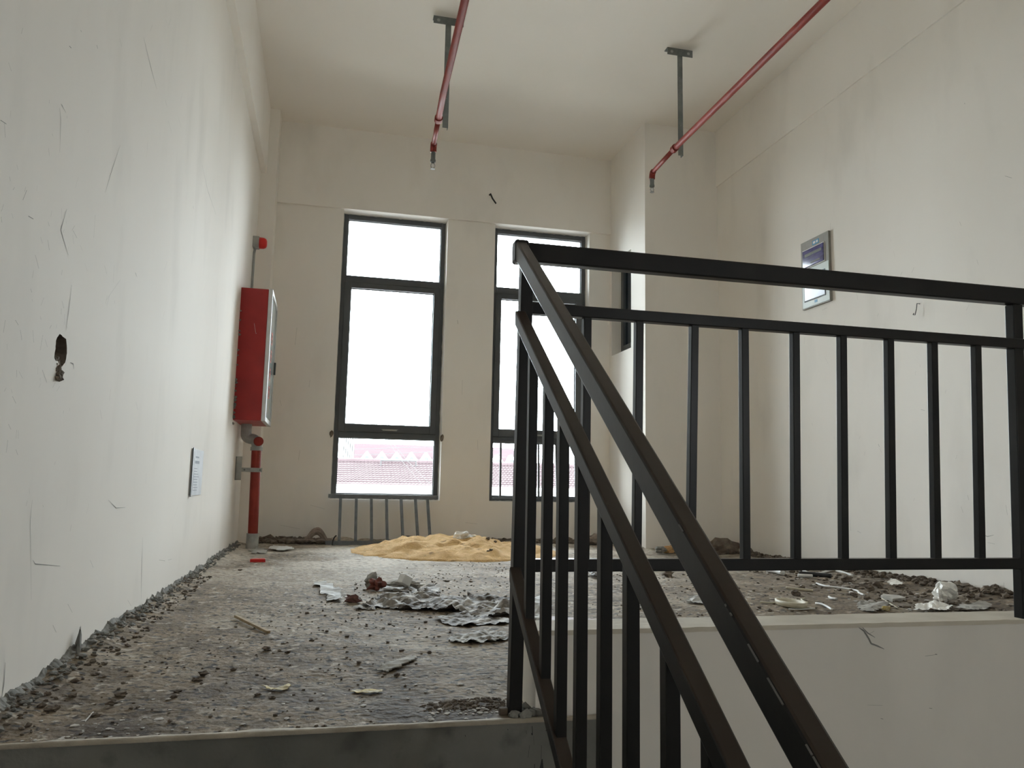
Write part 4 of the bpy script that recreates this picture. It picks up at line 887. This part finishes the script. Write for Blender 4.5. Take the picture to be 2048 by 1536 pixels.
obj('ridge_cap', hloc(tube(NB(), [(hx0, TY1, zr+.02), (hx1, TY1, zr+.02)], .11, 10)), M['tile'], hs)
bm = NB(); bm.faces.new([bm.verts.new(p) for p in ((hx0, TY1, zr), (hx1, TY1, zr), (hx1, 2*TY1-TY0, ze), (hx0, 2*TY1-TY0, ze))]); obj('rear_roof', hloc(bm), M['tile'], hs)
obj('eaves_board', hloc(box(hx0, hx1, TY0-.02, TY0+.03, ze-.12, ze+.01)), M['facade'], hs)
# frame on the roof ridge
a, b = px(762, 921, Y=26.5), px(832, 922, Y=26.5)
pl_ = thing('roof_pole_frame', 'thin pole frame standing along the tiled roof ridge', 'pole frame', (a.x, 26.5, zr))
L0 = Vector(pl_.location)
for nm, q0, q1 in (('crossbar', a, b), ('leg', a, Vector((a.x, 26.5, zr-.12))), ('leg', b, Vector((b.x, 26.5, zr-.12)))):
    obj(nm, tube(NB(), [Vector(q0)-L0, Vector(q1)-L0], .022, 6), M['facade2'], pl_)
# far mansion with white gables
FY = 120.0
zt_, zb_ = px(790, 889, Y=FY).z, px(790, 935, Y=FY).z
ux = [733.7, 764, 795.2, 823.5, 852.8]; cx0 = px(ux[0], 917, Y=FY).x; cx1_ = px(ux[-1], 917, Y=FY).x; sp_ = (cx1_-cx0)/4
fx0, fx1 = px(708, 900, Y=FY).x, cx1_+sp_*6.5
fb = thing('gabled_building', 'far building with a long pink-red roof and a row of white gables', 'building', ((fx0+fx1)/2, FY+5, -7))
def flo(bm): bmesh.ops.translate(bm, verts=bm.verts, vec=-Vector(fb.location)); return bm
zv = px(790, 921, Y=FY).z
obj('wall', flo(box(fx0, fx1, FY+.8, FY+12, -7, zv)), M['facade'], fb)
bm = NB(); v = [bm.verts.new(p) for p in ((fx0, FY+.6, zv-.1), (fx1, FY+.6, zv-.1), (fx1, FY+4, zt_*1.03), (fx0, FY+4, zt_*1.03), (fx0, FY+12, zv-.1), (fx1, FY+12, zv-.1))]
bm.faces.new((v[0], v[1], v[2], v[3])); bm.faces.new((v[3], v[2], v[5], v[4])); bm.faces.new((v[0], v[3], v[4])); bm.faces.new((v[1], v[5], v[2]))
obj('roof', flo(bm), M['roofpink'], fb)
za = px(790, 903, Y=FY).z; zc_ = px(790, 917, Y=FY).z
for k in range(11):
    x = cx0+sp_*k; bm = NB(); h = sp_*.5
    pts = [(x-h, FY, zv-.1), (x+h, FY, zv-.1), (x, FY, za)]; f_ = [bm.verts.new(p) for p in pts]; bk = [bm.verts.new((p[0], FY+3, p[2])) for p in pts]
    bm.faces.new(f_); bm.faces.new(bk[::-1])
    for i in range(3): bm.faces.new((f_[i], f_[(i+1)%3], bk[(i+1)%3], bk[i]))
    ga = obj('gable', flo(bm), M['facade'], fb)
    obj('round_window', flo(tube(NB(), [(x, FY+.05, zc_), (x, FY-.08, zc_)], sp_*.14, 16)), M['blueglass'], ga)
# pale ribbed tower
TY = 80.0; tx0, tx1 = px(683, 900, Y=TY).x, px(708.5, 900, Y=TY).x; tz = px(695, 846, Y=TY).z
tw = thing('ribbed_tower', 'pale ribbed tower block at the left edge of the left window view', 'tower', ((tx0+tx1)/2, TY, -7))
def tlo(bm): bmesh.ops.translate(bm, verts=bm.verts, vec=-Vector(tw.location)); return bm
obj('shaft', tlo(box(tx0, tx1, TY, TY+4, -7, tz)), M['facade2'], tw)
for k in range(6):
    x = tx0+(tx1-tx0)*(k+.5)/6; obj('rib', tlo(box(x-.06, x+.06, TY-.15, TY, -7, tz-.1)), M['facade'], tw)
# overhead wires
wy = 14.0
def owire(lab, q):
    P = [px(u, v, Y=y) for u, v, y in q]; c0 = P[0].copy()
    o = obj('overhead_wire', tube(NB(), [p-c0 for p in P], .0045, 5), M['wire']); o.location = c0; tag(o, lab, 'wire')
owire('steep overhead wire, upper of the crossing pair outside the left window', [(628, 658, wy), (697, 760, wy), (752, 847, wy+1), (815, 922, wy+3), (860, 968, wy+5)])
owire('steep overhead wire, lower of the crossing pair outside the left window', [(628, 699, wy), (695, 782, wy), (750, 848, wy+1), (803, 921, wy+3), (850, 975, wy+5)])
owire('nearly level overhead wire crossing in front of the pink roof, upper one', [(628, 903.5, wy), (712, 898.5, wy), (860, 893, wy), (1215, 880, wy)])
owire('nearly level overhead wire crossing in front of the gables, lower one', [(628, 913.5, wy), (712, 910, wy), (862, 904, wy), (1215, 892, wy)])
owire('nearly level thin wire just above the tiled ridge', [(835, 921, wy), (862, 919, wy), (1215, 908, wy)])

for u, top, lab in ((628, 640, 'concrete utility pole holding the overhead wires at their left end'), (1215, 860, 'concrete utility pole holding the level overhead wires at their right end')):
    p = px(u, top, Y=wy); o = obj('utility_pole', tube(NB(), [(0, 0, 0), (0, 0, p.z+7.3)], [.16, .10], 12), M['concrete']); o.location = (p.x, wy, -7.0); tag(o, lab, 'pole')
